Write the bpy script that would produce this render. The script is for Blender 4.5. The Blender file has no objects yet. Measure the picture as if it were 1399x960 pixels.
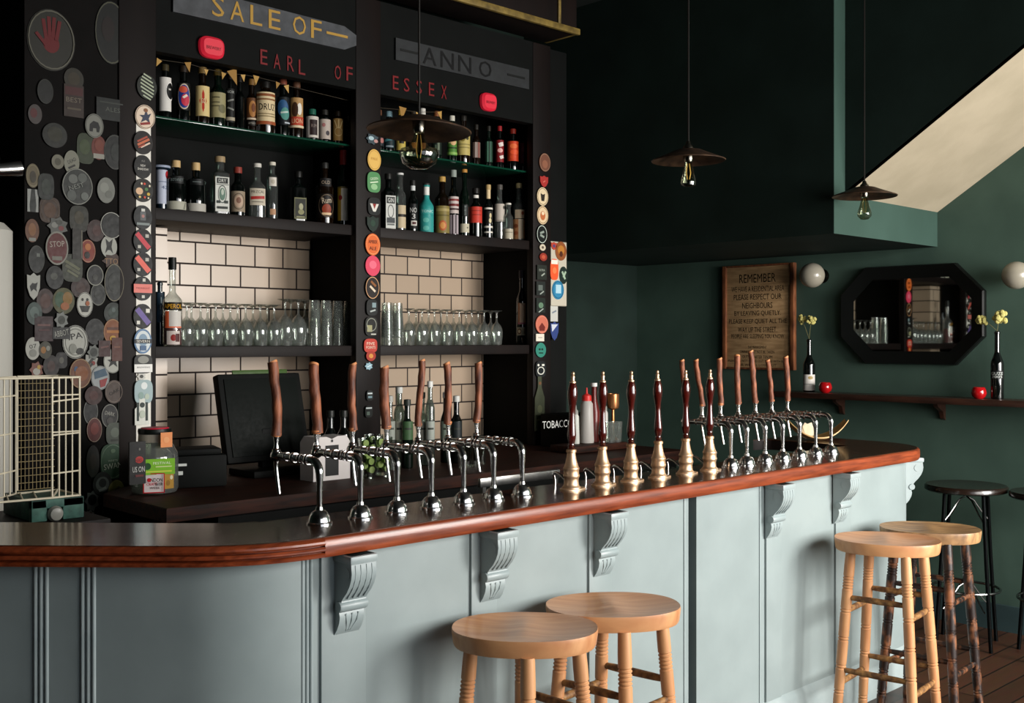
import bpy, bmesh, math, random
from mathutils import Vector, Matrix
random.seed(7)
PI = math.pi
C = bpy.context.scene.collection
# ---------------------------------------------------------------- camera model (pixels of the 1399x960 frame)
F, CX, HY, EYE = 1488.0, 700.0, 465.0, 1.57
TH = math.radians(46.35)
SX, CO = math.sin(TH), math.cos(TH)
def ray(px, py):
    r = (px-CX)/F
    return Vector((SX*r+CO, -CO*r+SX, (HY-py)/F))
def onY(px, py, Y):
    v = ray(px, py); d = Y/v.y
    return Vector((v.x*d, Y, EYE+v.z*d))
def onX(px, py, X):
    v = ray(px, py); d = X/v.x
    return Vector((X, v.y*d, EYE+v.z*d))
def onZ(px, py, Z):
    v = ray(px, py); d = (Z-EYE)/v.z
    return Vector((v.x*d, v.y*d, Z))
def dep(p): return CO*p[0]+SX*p[1]
# ---------------------------------------------------------------- colours and materials
def lin(h):
    h = h.lstrip('#')
    if len(h) == 3: h = ''.join(c*2 for c in h)
    o = []
    for i in (0, 2, 4):
        c = int(h[i:i+2], 16)/255
        o.append(c/12.92 if c <= .04045 else ((c+.055)/1.055)**2.4)
    return o+[1.0]
MC = {}
def newmat(name):
    m = bpy.data.materials.new(name); m.use_nodes = True
    nt = m.node_tree; b = nt.nodes['Principled BSDF']
    return m, nt, b
def P(h, rough=.6, metal=0.0, spec=.25, coat=0.0):
    k = (h, rough, metal, spec, coat)
    if k not in MC:
        m, nt, b = newmat('plain_'+h.strip('#'))
        b.inputs['Base Color'].default_value = lin(h)
        b.inputs['Roughness'].default_value = rough
        b.inputs['Metallic'].default_value = metal
        b.inputs['Specular IOR Level'].default_value = spec
        b.inputs['Coat Weight'].default_value = coat
        n = nt.nodes.new('ShaderNodeTexNoise'); n.inputs['Scale'].default_value = 60
        t = nt.nodes.new('ShaderNodeTexCoord'); nt.links.new(t.outputs['Object'], n.inputs['Vector'])
        mr = nt.nodes.new('ShaderNodeMapRange')
        mr.inputs['To Min'].default_value = max(0.02, rough*.8); mr.inputs['To Max'].default_value = min(1, rough*1.2)
        nt.links.new(n.outputs['Fac'], mr.inputs['Value']); nt.links.new(mr.outputs['Result'], b.inputs['Roughness'])
        MC[k] = m
    return MC[k]
def noisy(name, c1, c2, scale=8, rough=.5, stretch=(1, 1, 1), bump=.0, detail=6, coat=0, metal=0, lo=.35, hi=.65, bscale=None, r2=None, spec=.5):
    m, nt, b = newmat(name); N = nt.nodes.new; L = nt.links.new
    t = N('ShaderNodeTexCoord'); mp = N('ShaderNodeMapping'); mp.inputs['Scale'].default_value = stretch
    L(t.outputs['Object'], mp.inputs['Vector'])
    n = N('ShaderNodeTexNoise'); n.inputs['Scale'].default_value = scale; n.inputs['Detail'].default_value = detail
    L(mp.outputs['Vector'], n.inputs['Vector'])
    r = N('ShaderNodeValToRGB'); r.color_ramp.elements[0].color = lin(c1); r.color_ramp.elements[1].color = lin(c2)
    r.color_ramp.elements[0].position = lo; r.color_ramp.elements[1].position = hi
    L(n.outputs['Fac'], r.inputs['Fac']); L(r.outputs['Color'], b.inputs['Base Color'])
    b.inputs['Roughness'].default_value = rough; b.inputs['Coat Weight'].default_value = coat
    b.inputs['Coat Roughness'].default_value = .12
    b.inputs['Metallic'].default_value = metal; b.inputs['Specular IOR Level'].default_value = spec
    if r2 is not None:
        mr = N('ShaderNodeMapRange'); mr.inputs['To Min'].default_value = rough; mr.inputs['To Max'].default_value = r2
        L(n.outputs['Fac'], mr.inputs['Value']); L(mr.outputs['Result'], b.inputs['Roughness'])
    if bump:
        n2 = N('ShaderNodeTexNoise'); n2.inputs['Scale'].default_value = bscale or scale*3; n2.inputs['Detail'].default_value = 4
        L(mp.outputs['Vector'], n2.inputs['Vector'])
        bp = N('ShaderNodeBump'); bp.inputs['Strength'].default_value = bump; bp.inputs['Distance'].default_value = .01
        L(n2.outputs['Fac'], bp.inputs['Height']); L(bp.outputs['Normal'], b.inputs['Normal'])
    return m
def thin_glass(name, tint, base=.06, gain=1.0, rough=.03, haze=0):
    m = bpy.data.materials.new(name); m.use_nodes = True; nt = m.node_tree; nt.nodes.clear()
    N = nt.nodes.new; L = nt.links.new
    o = N('ShaderNodeOutputMaterial'); tr = N('ShaderNodeBsdfTransparent'); gl = N('ShaderNodeBsdfGlossy'); mx = N('ShaderNodeMixShader')
    tr.inputs['Color'].default_value = lin(tint); gl.inputs['Roughness'].default_value = rough
    lw = N('ShaderNodeLayerWeight'); lw.inputs['Blend'].default_value = .35
    mr = N('ShaderNodeMapRange'); mr.inputs['To Min'].default_value = base; mr.inputs['To Max'].default_value = min(1, base+.75*gain)
    L(lw.outputs['Facing'], mr.inputs['Value']); L(mr.outputs['Result'], mx.inputs['Fac'])
    src = tr.outputs['BSDF']
    if haze:   # fine scratches of well-washed glass
        df = N('ShaderNodeBsdfTranslucent'); dd = N('ShaderNodeBsdfDiffuse'); ad = N('ShaderNodeMixShader'); m2 = N('ShaderNodeMixShader')
        for q in (df, dd): q.inputs['Color'].default_value = (.8, .82, .8, 1)
        L(df.outputs[0], ad.inputs[1]); L(dd.outputs[0], ad.inputs[2]); m2.inputs['Fac'].default_value = haze
        L(src, m2.inputs[1]); L(ad.outputs[0], m2.inputs[2]); src = m2.outputs[0]
    L(src, mx.inputs[1]); L(gl.outputs['BSDF'], mx.inputs[2]); L(mx.outputs['Shader'], o.inputs['Surface'])
    return m
def emis(name, c, s):
    m, nt, b = newmat(name); b.inputs['Base Color'].default_value = lin(c)
    b.inputs['Emission Color'].default_value = lin(c); b.inputs['Emission Strength'].default_value = s; return m
# ---------------------------------------------------------------- mesh builder
class B:
    def __init__(s): s.v = []; s.f = []; s.k = []; s.mats = []
    def mi(s, m):
        if m not in s.mats: s.mats.append(m)
        return s.mats.index(m)
    def add(s, vs, fs, m, M=None):
        o = len(s.v); i = s.mi(m)
        for p in vs:
            s.v.append(tuple(M @ Vector(p)) if M is not None else tuple(p))
        for f in fs: s.f.append([o+a for a in f]); s.k.append(i)
        return s
    def bm(s, bm, m, M=None):
        bm.verts.index_update()
        s.add([v.co[:] for v in bm.verts], [[v.index for v in f.verts] for f in bm.faces], m, M); bm.free(); return s
    def box(s, c, size, m, bev=0.0, M=None, seg=2):
        bm = bmesh.new(); bmesh.ops.create_cube(bm, size=1)
        bmesh.ops.scale(bm, vec=size, verts=bm.verts)
        if bev > 0:
            bmesh.ops.bevel(bm, geom=bm.edges[:]+bm.verts[:], offset=min(bev, min(size)*.45), segments=seg, affect='EDGES', profile=.6)
        bmesh.ops.translate(bm, vec=c, verts=bm.verts)
        return s.bm(bm, m, M)
    def box2(s, a, b, m, bev=0.0, M=None):
        return s.box([(a[i]+b[i])/2 for i in range(3)], [abs(b[i]-a[i]) for i in range(3)], m, bev, M)
    def lathe(s, prof, m, n=24, M=None, rf=None, sy=1.0):
        vs = []; fs = []; rows = []
        for r, z in prof:
            if r < 1e-6: rows.append([len(vs)]); vs.append((0, 0, z))
            else:
                row = []
                for i in range(n):
                    a = 2*PI*i/n; q = r*(rf(a, z) if rf else 1)
                    row.append(len(vs)); vs.append((q*math.cos(a), q*math.sin(a)*sy, z))
                rows.append(row)
        for A, D in zip(rows, rows[1:]):
            for i in range(n):
                j = (i+1) % n
                if len(A) == 1 and len(D) == 1: continue
                if len(A) == 1: fs.append([A[0], D[j], D[i]])
                elif len(D) == 1: fs.append([A[i], A[j], D[0]])
                else: fs.append([A[i], A[j], D[j], D[i]])
        return s.add(vs, fs, m, M)
    def tube(s, pts, r, m, n=10, M=None, cap=True):
        pts = [Vector(p) for p in pts]; k = len(pts)
        rs = r if isinstance(r, (list, tuple)) else [r]*k
        vs = []; fs = []; up = None
        for i, p in enumerate(pts):
            t = (pts[min(i+1, k-1)]-pts[max(i-1, 0)]).normalized()
            if up is None:
                up = Vector((0, 0, 1)) if abs(t.z) < .9 else Vector((1, 0, 0))
            x = (up - t*up.dot(t)).normalized(); y = t.cross(x); up = x
            for j in range(n):
                a = 2*PI*j/n; vs.append(p+(x*math.cos(a)+y*math.sin(a))*rs[i])
        for i in range(k-1):
            for j in range(n):
                q = (j+1) % n; fs.append([i*n+j, i*n+q, (i+1)*n+q, (i+1)*n+j])
        if cap: fs.append(list(range(n))[::-1]); fs.append([(k-1)*n+j for j in range(n)])
        return s.add(vs, fs, m, M)
    def prism(s, poly, h, m, M=None, z0=0.0, bev=0.0):     # polygon in xy, extruded along +z
        n = len(poly)
        vs = [(x, y, z0) for x, y in poly]
        if bev:
            cx = sum(p[0] for p in poly)/n; cy = sum(p[1] for p in poly)/n
            vs += [(x, y, z0+h-bev) for x, y in poly]
            vs += [(x+(cx-x)/max(1e-6, math.hypot(cx-x, cy-y))*bev, y+(cy-y)/max(1e-6, math.hypot(cx-x, cy-y))*bev, z0+h) for x, y in poly]
            L = 3
        else: vs += [(x, y, z0+h) for x, y in poly]; L = 2
        fs = [list(range(n))[::-1], [(L-1)*n+i for i in range(n)]]
        for l in range(L-1):
            fs += [[l*n+i, l*n+(i+1) % n, (l+1)*n+(i+1) % n, (l+1)*n+i] for i in range(n)]
        return s.add(vs, fs, m, M)
    def sweep(s, path, nrm, prof, m, closed=True, caps=True):  # prof: (outward, z)
        vs = []; fs = []; n = len(prof)
        for p, q in zip(path, nrm):
            for o, z in prof: vs.append((p[0]+q[0]*o, p[1]+q[1]*o, z))
        for i in range(len(path)-1):
            for j in range(n if closed else n-1):
                k = (j+1) % n; fs.append([i*n+j, i*n+k, (i+1)*n+k, (i+1)*n+j])
        if caps and closed: fs.append(list(range(n))); fs.append([(len(path)-1)*n+j for j in range(n)][::-1])
        return s.add(vs, fs, m)
    def sphere(s, c, r, m, n=16, M=None, sc=(1, 1, 1)):
        bm = bmesh.new(); bmesh.ops.create_uvsphere(bm, u_segments=n, v_segments=max(6, n*2//3), radius=r)
        bmesh.ops.scale(bm, vec=sc, verts=bm.verts); bmesh.ops.translate(bm, vec=c, verts=bm.verts)
        return s.bm(bm, m, M)
    def mesh(s, name, smooth=40):
        me = bpy.data.meshes.new(name); me.from_pydata(s.v, [], s.f)
        for m in s.mats: me.materials.append(m)
        me.polygons.foreach_set('material_index', s.k)
        bm = bmesh.new(); bm.from_mesh(me); bmesh.ops.recalc_face_normals(bm, faces=bm.faces); bm.to_mesh(me); bm.free()
        if smooth:
            me.polygons.foreach_set('use_smooth', [True]*len(me.polygons)); me.set_sharp_from_angle(angle=math.radians(smooth))
        me.update(); return me
def obj(name, b, parent=None, loc=(0, 0, 0), rz=0.0, smooth=40, rot=None):
    me = b.mesh(name, smooth) if isinstance(b, B) else b
    o = bpy.data.objects.new(name, me); C.objects.link(o)
    o.location = loc; o.rotation_euler = rot if rot else (0, 0, rz)
    if parent: o.parent = parent
    return o
USED = {}
def tag(o, label, cat, group=None, kind=None):
    if label: o['label'] = label
    if cat: o['category'] = cat
    if group: o['group'] = group
    if kind: o['kind'] = kind
    return o
def thing(name, label, cat, loc=(0, 0, 0), rz=0.0, group=None):
    o = bpy.data.objects.new(name, None); C.objects.link(o); o.empty_display_size = .05
    o.location = loc; o.rotation_euler = (0, 0, rz)
    return tag(o, label, cat, group)
def struct(name, b, label=None, parent=None, **k):
    o = obj(name, b, parent, **k)
    if not parent: o['kind'] = 'structure'
    if label: o['label'] = label
    return o
# ---------------------------------------------------------------- flat printed art: text, discs, bars, wrapped on planes or cylinders
TXT = {}
def text_geo(t):
    if t not in TXT:
        cu = bpy.data.curves.new('t', 'FONT'); cu.body = t; cu.resolution_u = 2; cu.align_x = 'CENTER'; cu.align_y = 'CENTER'
        o = bpy.data.objects.new('t', cu); C.objects.link(o)
        dg = bpy.context.evaluated_depsgraph_get(); me = bpy.data.meshes.new_from_object(o.evaluated_get(dg))
        vs = [(v.co.x, v.co.y) for v in me.vertices]; fs = [list(p.vertices) for p in me.polygons]
        bpy.data.objects.remove(o); bpy.data.curves.remove(cu); bpy.data.meshes.remove(me)
        if vs:
            x0 = min(v[0] for v in vs); x1 = max(v[0] for v in vs); y0 = min(v[1] for v in vs); y1 = max(v[1] for v in vs)
            vs = [(x-(x0+x1)/2, y-(y0+y1)/2) for x, y in vs]
            TXT[t] = (vs, fs, x1-x0, y1-y0)
        else: TXT[t] = ([], [], 1, 1)
    return TXT[t]
def rot2(x, y, a):
    return x*math.cos(a)-y*math.sin(a), x*math.sin(a)+y*math.cos(a)
def art(b, items, hw, hh, mf, step=.0006, start=1, rough=.5):
    """items in units of half width / half height: ('r',x,y,w,h,col[,deg]) ('d',x,y,rx,ry,col) ('o',x,y,rx,ry,th,col) ('t',str,x,y,w,h,col[,deg]) ('p',pts,col)"""
    for k, it in enumerate(items):
        off = step*(k+start); t = it[0]; vs = []; fs = []
        if t == 'r':
            _, x, y, w, h, col = it[:6]; a = math.radians(it[6]) if len(it) > 6 else 0; n = 8
            for j in range(2):
                for i in range(n+1):
                    u, v = rot2(w*hw*(i/n*2-1), h*hh*(j*2-1), a); vs.append((x*hw+u, y*hh+v))
            fs = [[i, i+1, n+2+i, n+1+i] for i in range(n)]
        elif t == 'd':
            _, x, y, rx, ry, col = it; n = 20
            vs = [(x*hw, y*hh)]
            for q in (.5, 1):
                for i in range(n):
                    a = 2*PI*i/n; vs.append((x*hw+rx*hw*q*math.cos(a), y*hh+ry*hh*q*math.sin(a)))
            for i in range(n):
                j = (i+1) % n; fs.append([0, 1+i, 1+j]); fs.append([1+i, 1+n+i, 1+n+j, 1+j])
        elif t == 'o':
            _, x, y, rx, ry, th, col = it; n = 24
            for q in (1-th, 1):
                for i in range(n):
                    a = 2*PI*i/n; vs.append((x*hw+rx*hw*q*math.cos(a), y*hh+ry*hh*q*math.sin(a)))
            for i in range(n):
                j = (i+1) % n; fs.append([i, n+i, n+j, j])
        elif t == 't':
            _, st, x, y, w, h, col = it[:7]; a = math.radians(it[7]) if len(it) > 7 else 0
            tv, tf, tw, th = text_geo(st)
            for u, v in tv:
                u, v = rot2(u/tw*2*w*hw, v/th*2*h*hh, a); vs.append((x*hw+u, y*hh+v))
            fs = tf
        elif t == 'p':
            _, pts, col = it; vs = [(x*hw, y*hh) for x, y in pts]; fs = [list(range(len(pts)))]
        b.add([mf(u, v, off) for u, v in vs], fs, P(col, rough))
def plane_map(y0=0.0): return lambda u, v, o: (u, y0-o, v)
def cyl_map(R, z0): return lambda u, v, o: ((R+o)*math.sin(u/R), -(R+o)*math.cos(u/R), z0+v)
def outline(shape, hw, hh, n=28):
    if shape == 'o': return [(hw*math.cos(2*PI*i/n), hh*math.sin(2*PI*i/n)) for i in range(n)]
    if shape == 'r': return [(-hw, -hh), (hw, -hh), (hw, hh), (-hw, hh)]
    if shape == 'q':
        o = []
        for i in range(n):
            a = 2*PI*i/n; c, s = math.cos(a), math.sin(a)
            o.append((hw*math.copysign(abs(c)**.6, c), hh*math.copysign(abs(s)**.6, s)))
        return o
    if shape == 's': return [(0, -hh), (hw*.55, -hh*.7), (hw*.95, -hh*.1), (hw, hh*.85), (hw*.5, hh*.78), (0, hh), (-hw*.5, hh*.78), (-hw, hh*.85), (-hw*.95, -hh*.1), (-hw*.55, -hh*.7)]
    if shape == 'b':   # bottle outline
        return [(-hw, -hh), (hw, -hh), (hw, hh*.2), (hw*.4, hh*.6), (hw*.4, hh), (-hw*.4, hh), (-hw*.4, hh*.6), (-hw, hh*.2)]
    if shape == 'x':   # ragged scrap
        return [(hw*(1 if i % 2 else .72)*math.cos(2*PI*i/14), hh*(1 if i % 2 else .76)*math.sin(2*PI*i/14)) for i in range(14)]
    if shape == 'f': return [(-hw, hh), (0, -hh), (hw, hh)]
def plate(name, label, cat, px, py, w, h, shape, base, items, Y, th=.006, group=None, tilt=0.0, plane='Y', rough=.5):
    """a thin printed board or sticker fixed on a wall plane"""
    if plane == 'Y':
        p = onY(px, py, Y); hw = abs(onY(px+w/2, py, Y).x-onY(px-w/2, py, Y).x)/2; rz = 0
    else:
        p = onX(px, py, Y); hw = abs(onX(px+w/2, py, Y).y-onX(px-w/2, py, Y).y)/2; rz = -PI/2
    hh = h/2*dep(p)/F
    b = B(); poly = outline(shape, hw, hh)
    M = Matrix.Rotation(PI/2, 4, 'X')     # xy -> xz, +z -> -y
    b.prism(poly, th, P(base, rough), M)
    art(b, items, hw, hh, plane_map(-th))
    o = obj(name, b, loc=p, rot=(0, math.radians(tilt), rz) if plane == 'Y' else (0, 0, rz), smooth=30)
    return tag(o, label, cat, group)
# ---------------------------------------------------------------- shared materials
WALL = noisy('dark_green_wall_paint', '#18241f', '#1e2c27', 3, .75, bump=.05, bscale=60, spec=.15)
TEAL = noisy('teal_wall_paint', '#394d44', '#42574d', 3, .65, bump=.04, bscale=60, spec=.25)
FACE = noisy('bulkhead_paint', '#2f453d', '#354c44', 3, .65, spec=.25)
CEILM = noisy('dark_ceiling_paint', '#161d1a', '#1b2320', 3, .75)
CREAM = noisy('cream_plaster', '#a1967f', '#ada18a', 4, .8, bump=.06, bscale=40)
BLUE = noisy('blue_grey_paint', '#828e8e', '#8a9696', 5, .42, bump=.03, bscale=30)
BLUE2 = noisy('blue_grey_gloss', '#8a9798', '#96a2a2', 9, .38, bump=.05, bscale=40)
BLUED = noisy('dark_teal_groove', '#25383a', '#2c4143', 5, .6)
MAHOG = noisy('mahogany', '#521e0d', '#9a4826', 5, .36, (1.2, 14, 14), coat=.2, bump=.03, lo=.25, hi=.75)
MAHTOP = noisy('mahogany_top', '#2c180e', '#4a2a18', 5, .14, (1.2, 14, 14), coat=.35, lo=.3, hi=.75, r2=.22)
DWOOD = noisy('dark_stained_wood', '#0d0807', '#160d0a', 6, .55, (1, 1, .15), spec=.2)
BACKW = noisy('back_counter_wood', '#180c07', '#38190d', 5, .6, (1.2, 12, 12), spec=.15)
BLACKP = noisy('black_board', '#060807', '#0a0c0b', 6, .7, spec=.12)
PINE = noisy('varnished_pine', '#b67c52', '#cc9768', 4, .42, (1, 9, 3), coat=.15, bump=.04, bscale=10)
PINEL = noisy('varnished_pine_leg', '#b3784e', '#cc9768', 4, .42, (7, 7, 1), coat=.15)
WORN = noisy('worn_dark_paint', '#1d100c', '#8d5a3a', 34, .42, (1, 1, .5), coat=.2, lo=.48, hi=.72)
WORNS = noisy('worn_seat', '#6e5136', '#b08a5d', 6, .45, (1, 8, 2))
RUNG = noisy('dusty_rung', '#5a3a1e', '#a87b45', 40, .6, lo=.4, hi=.7)
BARK = noisy('branch_bark', '#4e2617', '#9c5c3c', 40, .6, (1, 1, .35), bump=.5, bscale=40)
CUTW = noisy('cut_branch_end', '#c07848', '#d8955e', 12, .6)
CHROME = P('#dededc', .17, 1.0)
CHROMED = P('#8c8d8c', .2, 1.0)
STEEL = noisy('brushed_steel', '#9a9a98', '#b4b4b2', 20, .28, metal=1.0)
BRASS = noisy('satin_brass', '#d6ae88', '#e6c8a6', 10, .42, metal=.85)
PUMPW = noisy('pump_mahogany', '#2c0a07', '#561710', 8, .12, (8, 8, 1), coat=.8)
GLASS = thin_glass('clear_glass', '#eef2ee', .05, .85, haze=.10)
GLASSC = thin_glass('plain_glass', '#eef2ee', .05, .85)
GLASSD = thin_glass('smoked_clear_glass', '#9fb0a8', .06, .85, haze=.10)
BULBG = thin_glass('bulb_glass', '#c9cdbb', .06, .9)
BLKGL = P('#060908', .07, 0, .6, .4)
GRNGL = P('#08130d', .08, 0, .6, .4)
BRNGL = P('#120a05', .08, 0, .6, .4)
BLUGL = P('#0c1c28', .08, 0, .6, .4)
RUST = noisy('rusted_copper_shade', '#2c1d15', '#57402c', 20, .55, metal=.4)
FLOORM = None
def plank_floor():
    m, nt, b = newmat('dark_floorboards'); N = nt.nodes.new; L = nt.links.new
    t = N('ShaderNodeTexCoord'); br = N('ShaderNodeTexBrick')
    br.inputs['Color1'].default_value = lin('#523423'); br.inputs['Color2'].default_value = lin('#3e2619'); br.inputs['Mortar'].default_value = lin('#0c0705')
    br.inputs['Scale'].default_value = 1; br.inputs['Brick Width'].default_value = 1.6; br.inputs['Row Height'].default_value = .12
    br.inputs['Mortar Size'].default_value = .004; br.offset = .37
    n = N('ShaderNodeTexNoise'); n.inputs['Scale'].default_value = 6; n.inputs['Detail'].default_value = 6
    mp = N('ShaderNodeMapping'); mp.inputs['Scale'].default_value = (1.2, 14, 1)
    mx = N('ShaderNodeMix'); mx.data_type = 'RGBA'; mx.blend_type = 'MULTIPLY'; mx.inputs['Factor'].default_value = .6
    L(t.outputs['Object'], br.inputs['Vector']); L(t.outputs['Object'], mp.inputs['Vector']); L(mp.outputs['Vector'], n.inputs['Vector'])
    L(br.outputs['Color'], mx.inputs['A']); L(n.outputs['Color'], mx.inputs['B']); L(mx.outputs['Result'], b.inputs['Base Color'])
    b.inputs['Roughness'].default_value = .38
    return m
def tile_mat():
    m, nt, b = newmat('cream_wall_tiles'); N = nt.nodes.new; L = nt.links.new
    t = N('ShaderNodeTexCoord'); sp = N('ShaderNodeSeparateXYZ'); cb = N('ShaderNodeCombineXYZ'); br = N('ShaderNodeTexBrick')
    L(t.outputs['Object'], sp.inputs[0]); L(sp.outputs['X'], cb.inputs['X']); L(sp.outputs['Z'], cb.inputs['Y'])
    mp = N('ShaderNodeMapping'); mp.inputs['Location'].default_value = (-TILE_X, -TILE_Z, 0); L(cb.outputs[0], mp.inputs['Vector'])
    L(mp.outputs['Vector'], br.inputs['Vector'])
    br.inputs['Color1'].default_value = lin('#b39f8a'); br.inputs['Color2'].default_value = lin('#aa9681'); br.inputs['Mortar'].default_value = lin('#1c0f0a')
    br.inputs['Scale'].default_value = 1; br.inputs['Brick Width'].default_value = .161; br.inputs['Row Height'].default_value = .104
    br.inputs['Mortar Size'].default_value = .0042; br.inputs['Mortar Smooth'].default_value = .1; br.offset = .5
    L(br.outputs['Color'], b.inputs['Base Color'])
    mr = N('ShaderNodeMapRange'); mr.inputs['To Min'].default_value = .3; mr.inputs['To Max'].default_value = .8
    L(br.outputs['Fac'], mr.inputs['Value']); L(mr.outputs['Result'], b.inputs['Roughness'])
    bp = N('ShaderNodeBump'); bp.inputs['Strength'].default_value = .5; bp.inputs['Distance'].default_value = .003; bp.invert = True
    L(br.outputs['Fac'], bp.inputs['Height']); L(bp.outputs['Normal'], b.inputs['Normal'])
    return m
TILE_X, TILE_Z = 2.589, 1.729
FLOORM = plank_floor(); TILE = tile_mat()
# ---------------------------------------------------------------- the room
XW, YB, YF, XL, ZC = 6.0, 5.0, -1.5, -3.0, 3.6
struct('floor', B().box2((XL, YF, -.1), (XW, YB, 0), FLOORM))
struct('ceiling', B().box2((XL-.1, YF-.1, ZC), (XW+.1, YB+.1, ZC+.1), CEILM))
struct('wall_back', B().box2((XL-.1, YB, 0), (XW+.1, YB+.1, ZC), WALL))
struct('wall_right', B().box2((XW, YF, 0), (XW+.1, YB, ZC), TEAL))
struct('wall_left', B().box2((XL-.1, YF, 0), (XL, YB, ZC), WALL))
# front wall with three tall windows behind the photographer's right shoulder
WIN = [(4.05, 5.8, .75, 2.8), (2.1, 3.85, .75, 2.8), (.15, 1.9, .75, 2.8)]
b = B(); xs = [XL-.1]+[v for w in sorted(WIN) for v in w[:2]]+[XW+.1]
for i in range(0, len(xs), 2): b.box2((xs[i], YF-.12, 0), (xs[i+1], YF, ZC), WALL)
for x0, x1, z0, z1 in WIN:
    b.box2((x0, YF-.12, 0), (x1, YF, z0), WALL); b.box2((x0, YF-.12, z1), (x1, YF, ZC), WALL)
struct('wall_front', b)
for i, (x0, x1, z0, z1) in enumerate(WIN):
    b = B(); t = .05
    for a, c in (((x0, z0), (x1, z0+t)), ((x0, z1-t), (x1, z1)), ((x0, z0), (x0+t, z1)), ((x1-t, z0), (x1, z1)), (((x0+x1)/2-t/2, z0), ((x0+x1)/2+t/2, z1))):
        b.box2((a[0], YF-.09, a[1]), (c[0], YF-.04, c[1]), BLUE)
    w = struct('window_%d' % (i+1), b)
    g = obj('pane', B().box2((x0+t, YF-.07, z0+t), (x1-t, YF-.064, z1-t), thin_glass('window_glass%d' % i, '#ffffff', .03, .3)), w)
# stair enclosure hanging from the ceiling over the far end of the bar
XE, YE, ZE, XS = 4.874, 2.80, 2.10, 4.98
zs0 = 2.296; zs1 = zs0+.655*(YE-0.3)
b = B()
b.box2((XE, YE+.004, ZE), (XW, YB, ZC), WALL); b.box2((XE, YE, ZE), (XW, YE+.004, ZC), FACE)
struct('wall_stair_enclosure', b, 'dark green boxed-in stair enclosure hanging over the end of the bar')
b = B(); sl = .655; yend = YE-(ZC-zs0)/sl
b.add([(XS, YE, zs0), (XW, YE, zs0), (XW, yend, ZC), (XS, yend, ZC), (XS, YE, zs0+.02), (XW, YE, zs0+.02), (XW, yend, ZC+.02), (XS, yend, ZC+.02)],
      [[0, 1, 2, 3], [4, 5, 6, 7], [0, 1, 5, 4], [1, 2, 6, 5], [2, 3, 7, 6], [3, 0, 4, 7]], CREAM)
struct('ceiling_stair_soffit', b, 'cream sloping underside of the staircase')
b = B(); b.add([(XS, YE, zs0), (XS, YE, ZC), (XS, yend, ZC), (XS+.03, YE, zs0+.02), (XS+.03, YE, ZC), (XS+.03, yend, ZC)],
               [[0, 1, 2], [3, 4, 5], [0, 1, 4, 3], [1, 2, 5, 4], [2, 0, 3, 5]], WALL)
struct('wall_stair_side', b, 'dark green triangular side of the staircase')
# skirting on the right wall
struct('baseboard_right', B().box2((XW-.02, YF, 0), (XW, YB, .14), BLUED))
# ---------------------------------------------------------------- bar worktop
ZT = 1.07; YE0 = 2.32; OV = .06; TW = .34
def catmull(ps, n=8):
    out = []; P4 = [ps[0]]+ps+[ps[-1]]
    for i in range(1, len(P4)-2):
        a, b_, c, d = [Vector((q[0], q[1])) for q in P4[i-1:i+3]]
        for k in range(n):
            t = k/n; out.append(.5*((2*b_)+(c-a)*t+(2*a-5*b_+4*c-d)*t*t+(3*b_-a-3*c+d)*t**3))
    out.append(Vector(ps[-1][:2])); return out
def normals(path, side=1):
    ns = []
    for i in range(len(path)):
        t = (Vector(path[min(i+1, len(path)-1)][:2])-Vector(path[max(i-1, 0)][:2])).normalized()
        ns.append((t.y*side, -t.x*side))
    return ns
RL = .45; AL = math.radians(45)
LEFT = catmull([(.22, 4.1), (.36, 3.60), (.53, 3.25), (.715, 2.99), (.91, 2.785), (1.08, 2.612), (1.56-RL*math.sin(AL), YE0+RL*(1-math.cos(AL)))])[:-1]
LEFT += [Vector((1.56-RL*math.sin(AL*(1-k/12)), YE0+RL*(1-math.cos(AL*(1-k/12))))) for k in range(13)]
RC = .33
RIGHT = [Vector((x, YE0)) for x in (1.56, 2.2, 2.8, 3.4, 4.0, 4.4)]
RIGHT += [Vector((4.72+RC*math.sin(a), YE0+RC-RC*math.cos(a))) for a in [PI/2*i/10 for i in range(11)]]
RIGHT += [Vector((5.05, y)) for y in (2.75, 2.9, 3.0)]+[Vector((4.97+.08*math.cos(a), 3.06+.06*math.sin(a))) for a in (0, .5, 1.0, 1.57)]
nl = normals(LEFT); nl[-1] = (0, -1)
nr = normals(RIGHT); nr[0] = (0, -1)
for i in range(len(nr)-4, len(nr)): nr[i] = (1, 0)
bt = thing('bar_worktop', 'long dark polished mahogany bar top with rounded ends', 'bar top', (2.5, 2.5, ZT-.05))
def child(name, b, parent, mat=None, **k):
    o = obj(name, b, parent, **k); o.location = Vector(o.location)-parent.location
    return o
REED = [(-.016, 0), (-.005, -.002), (.003, -.008), (.004, -.013), (.000, -.018), (-.010, -.0195), (-.010, -.0215), (.000, -.0225), (.004, -.027), (.004, -.031), (-.001, -.0345), (-.010, -.0355), (-.010, -.0375), (.000, -.0385), (.004, -.042), (.002, -.048), (-.006, -.05)]
FLATP = [(-.012, 0), (-.004, -.0015), (0, -.006), (.001, -.025), (0, -.044), (-.005, -.05)]
b = B(); b.sweep(LEFT, nl, [(-.05, ZT)]+[(o, ZT+z) for o, z in REED]+[(-.05, ZT-.05)], MAHOG); child('moulded_edge', b, bt)
b = B(); b.sweep(RIGHT, nr, [(-.05, ZT)]+[(o, ZT+z) for o, z in FLATP]+[(-.05, ZT-.05)], MAHOG); child('straight_edge', b, bt)
b = B(); b.sweep(LEFT, nl, [(-TW, ZT), (-.05, ZT), (-.05, ZT-.05), (-TW, ZT-.05)], DWOOD); b.sweep(RIGHT, nr, [(-TW+.02, ZT), (-.05, ZT), (-.05, ZT-.05), (-TW+.02, ZT-.05)], DWOOD); child('core', b, bt)
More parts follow.
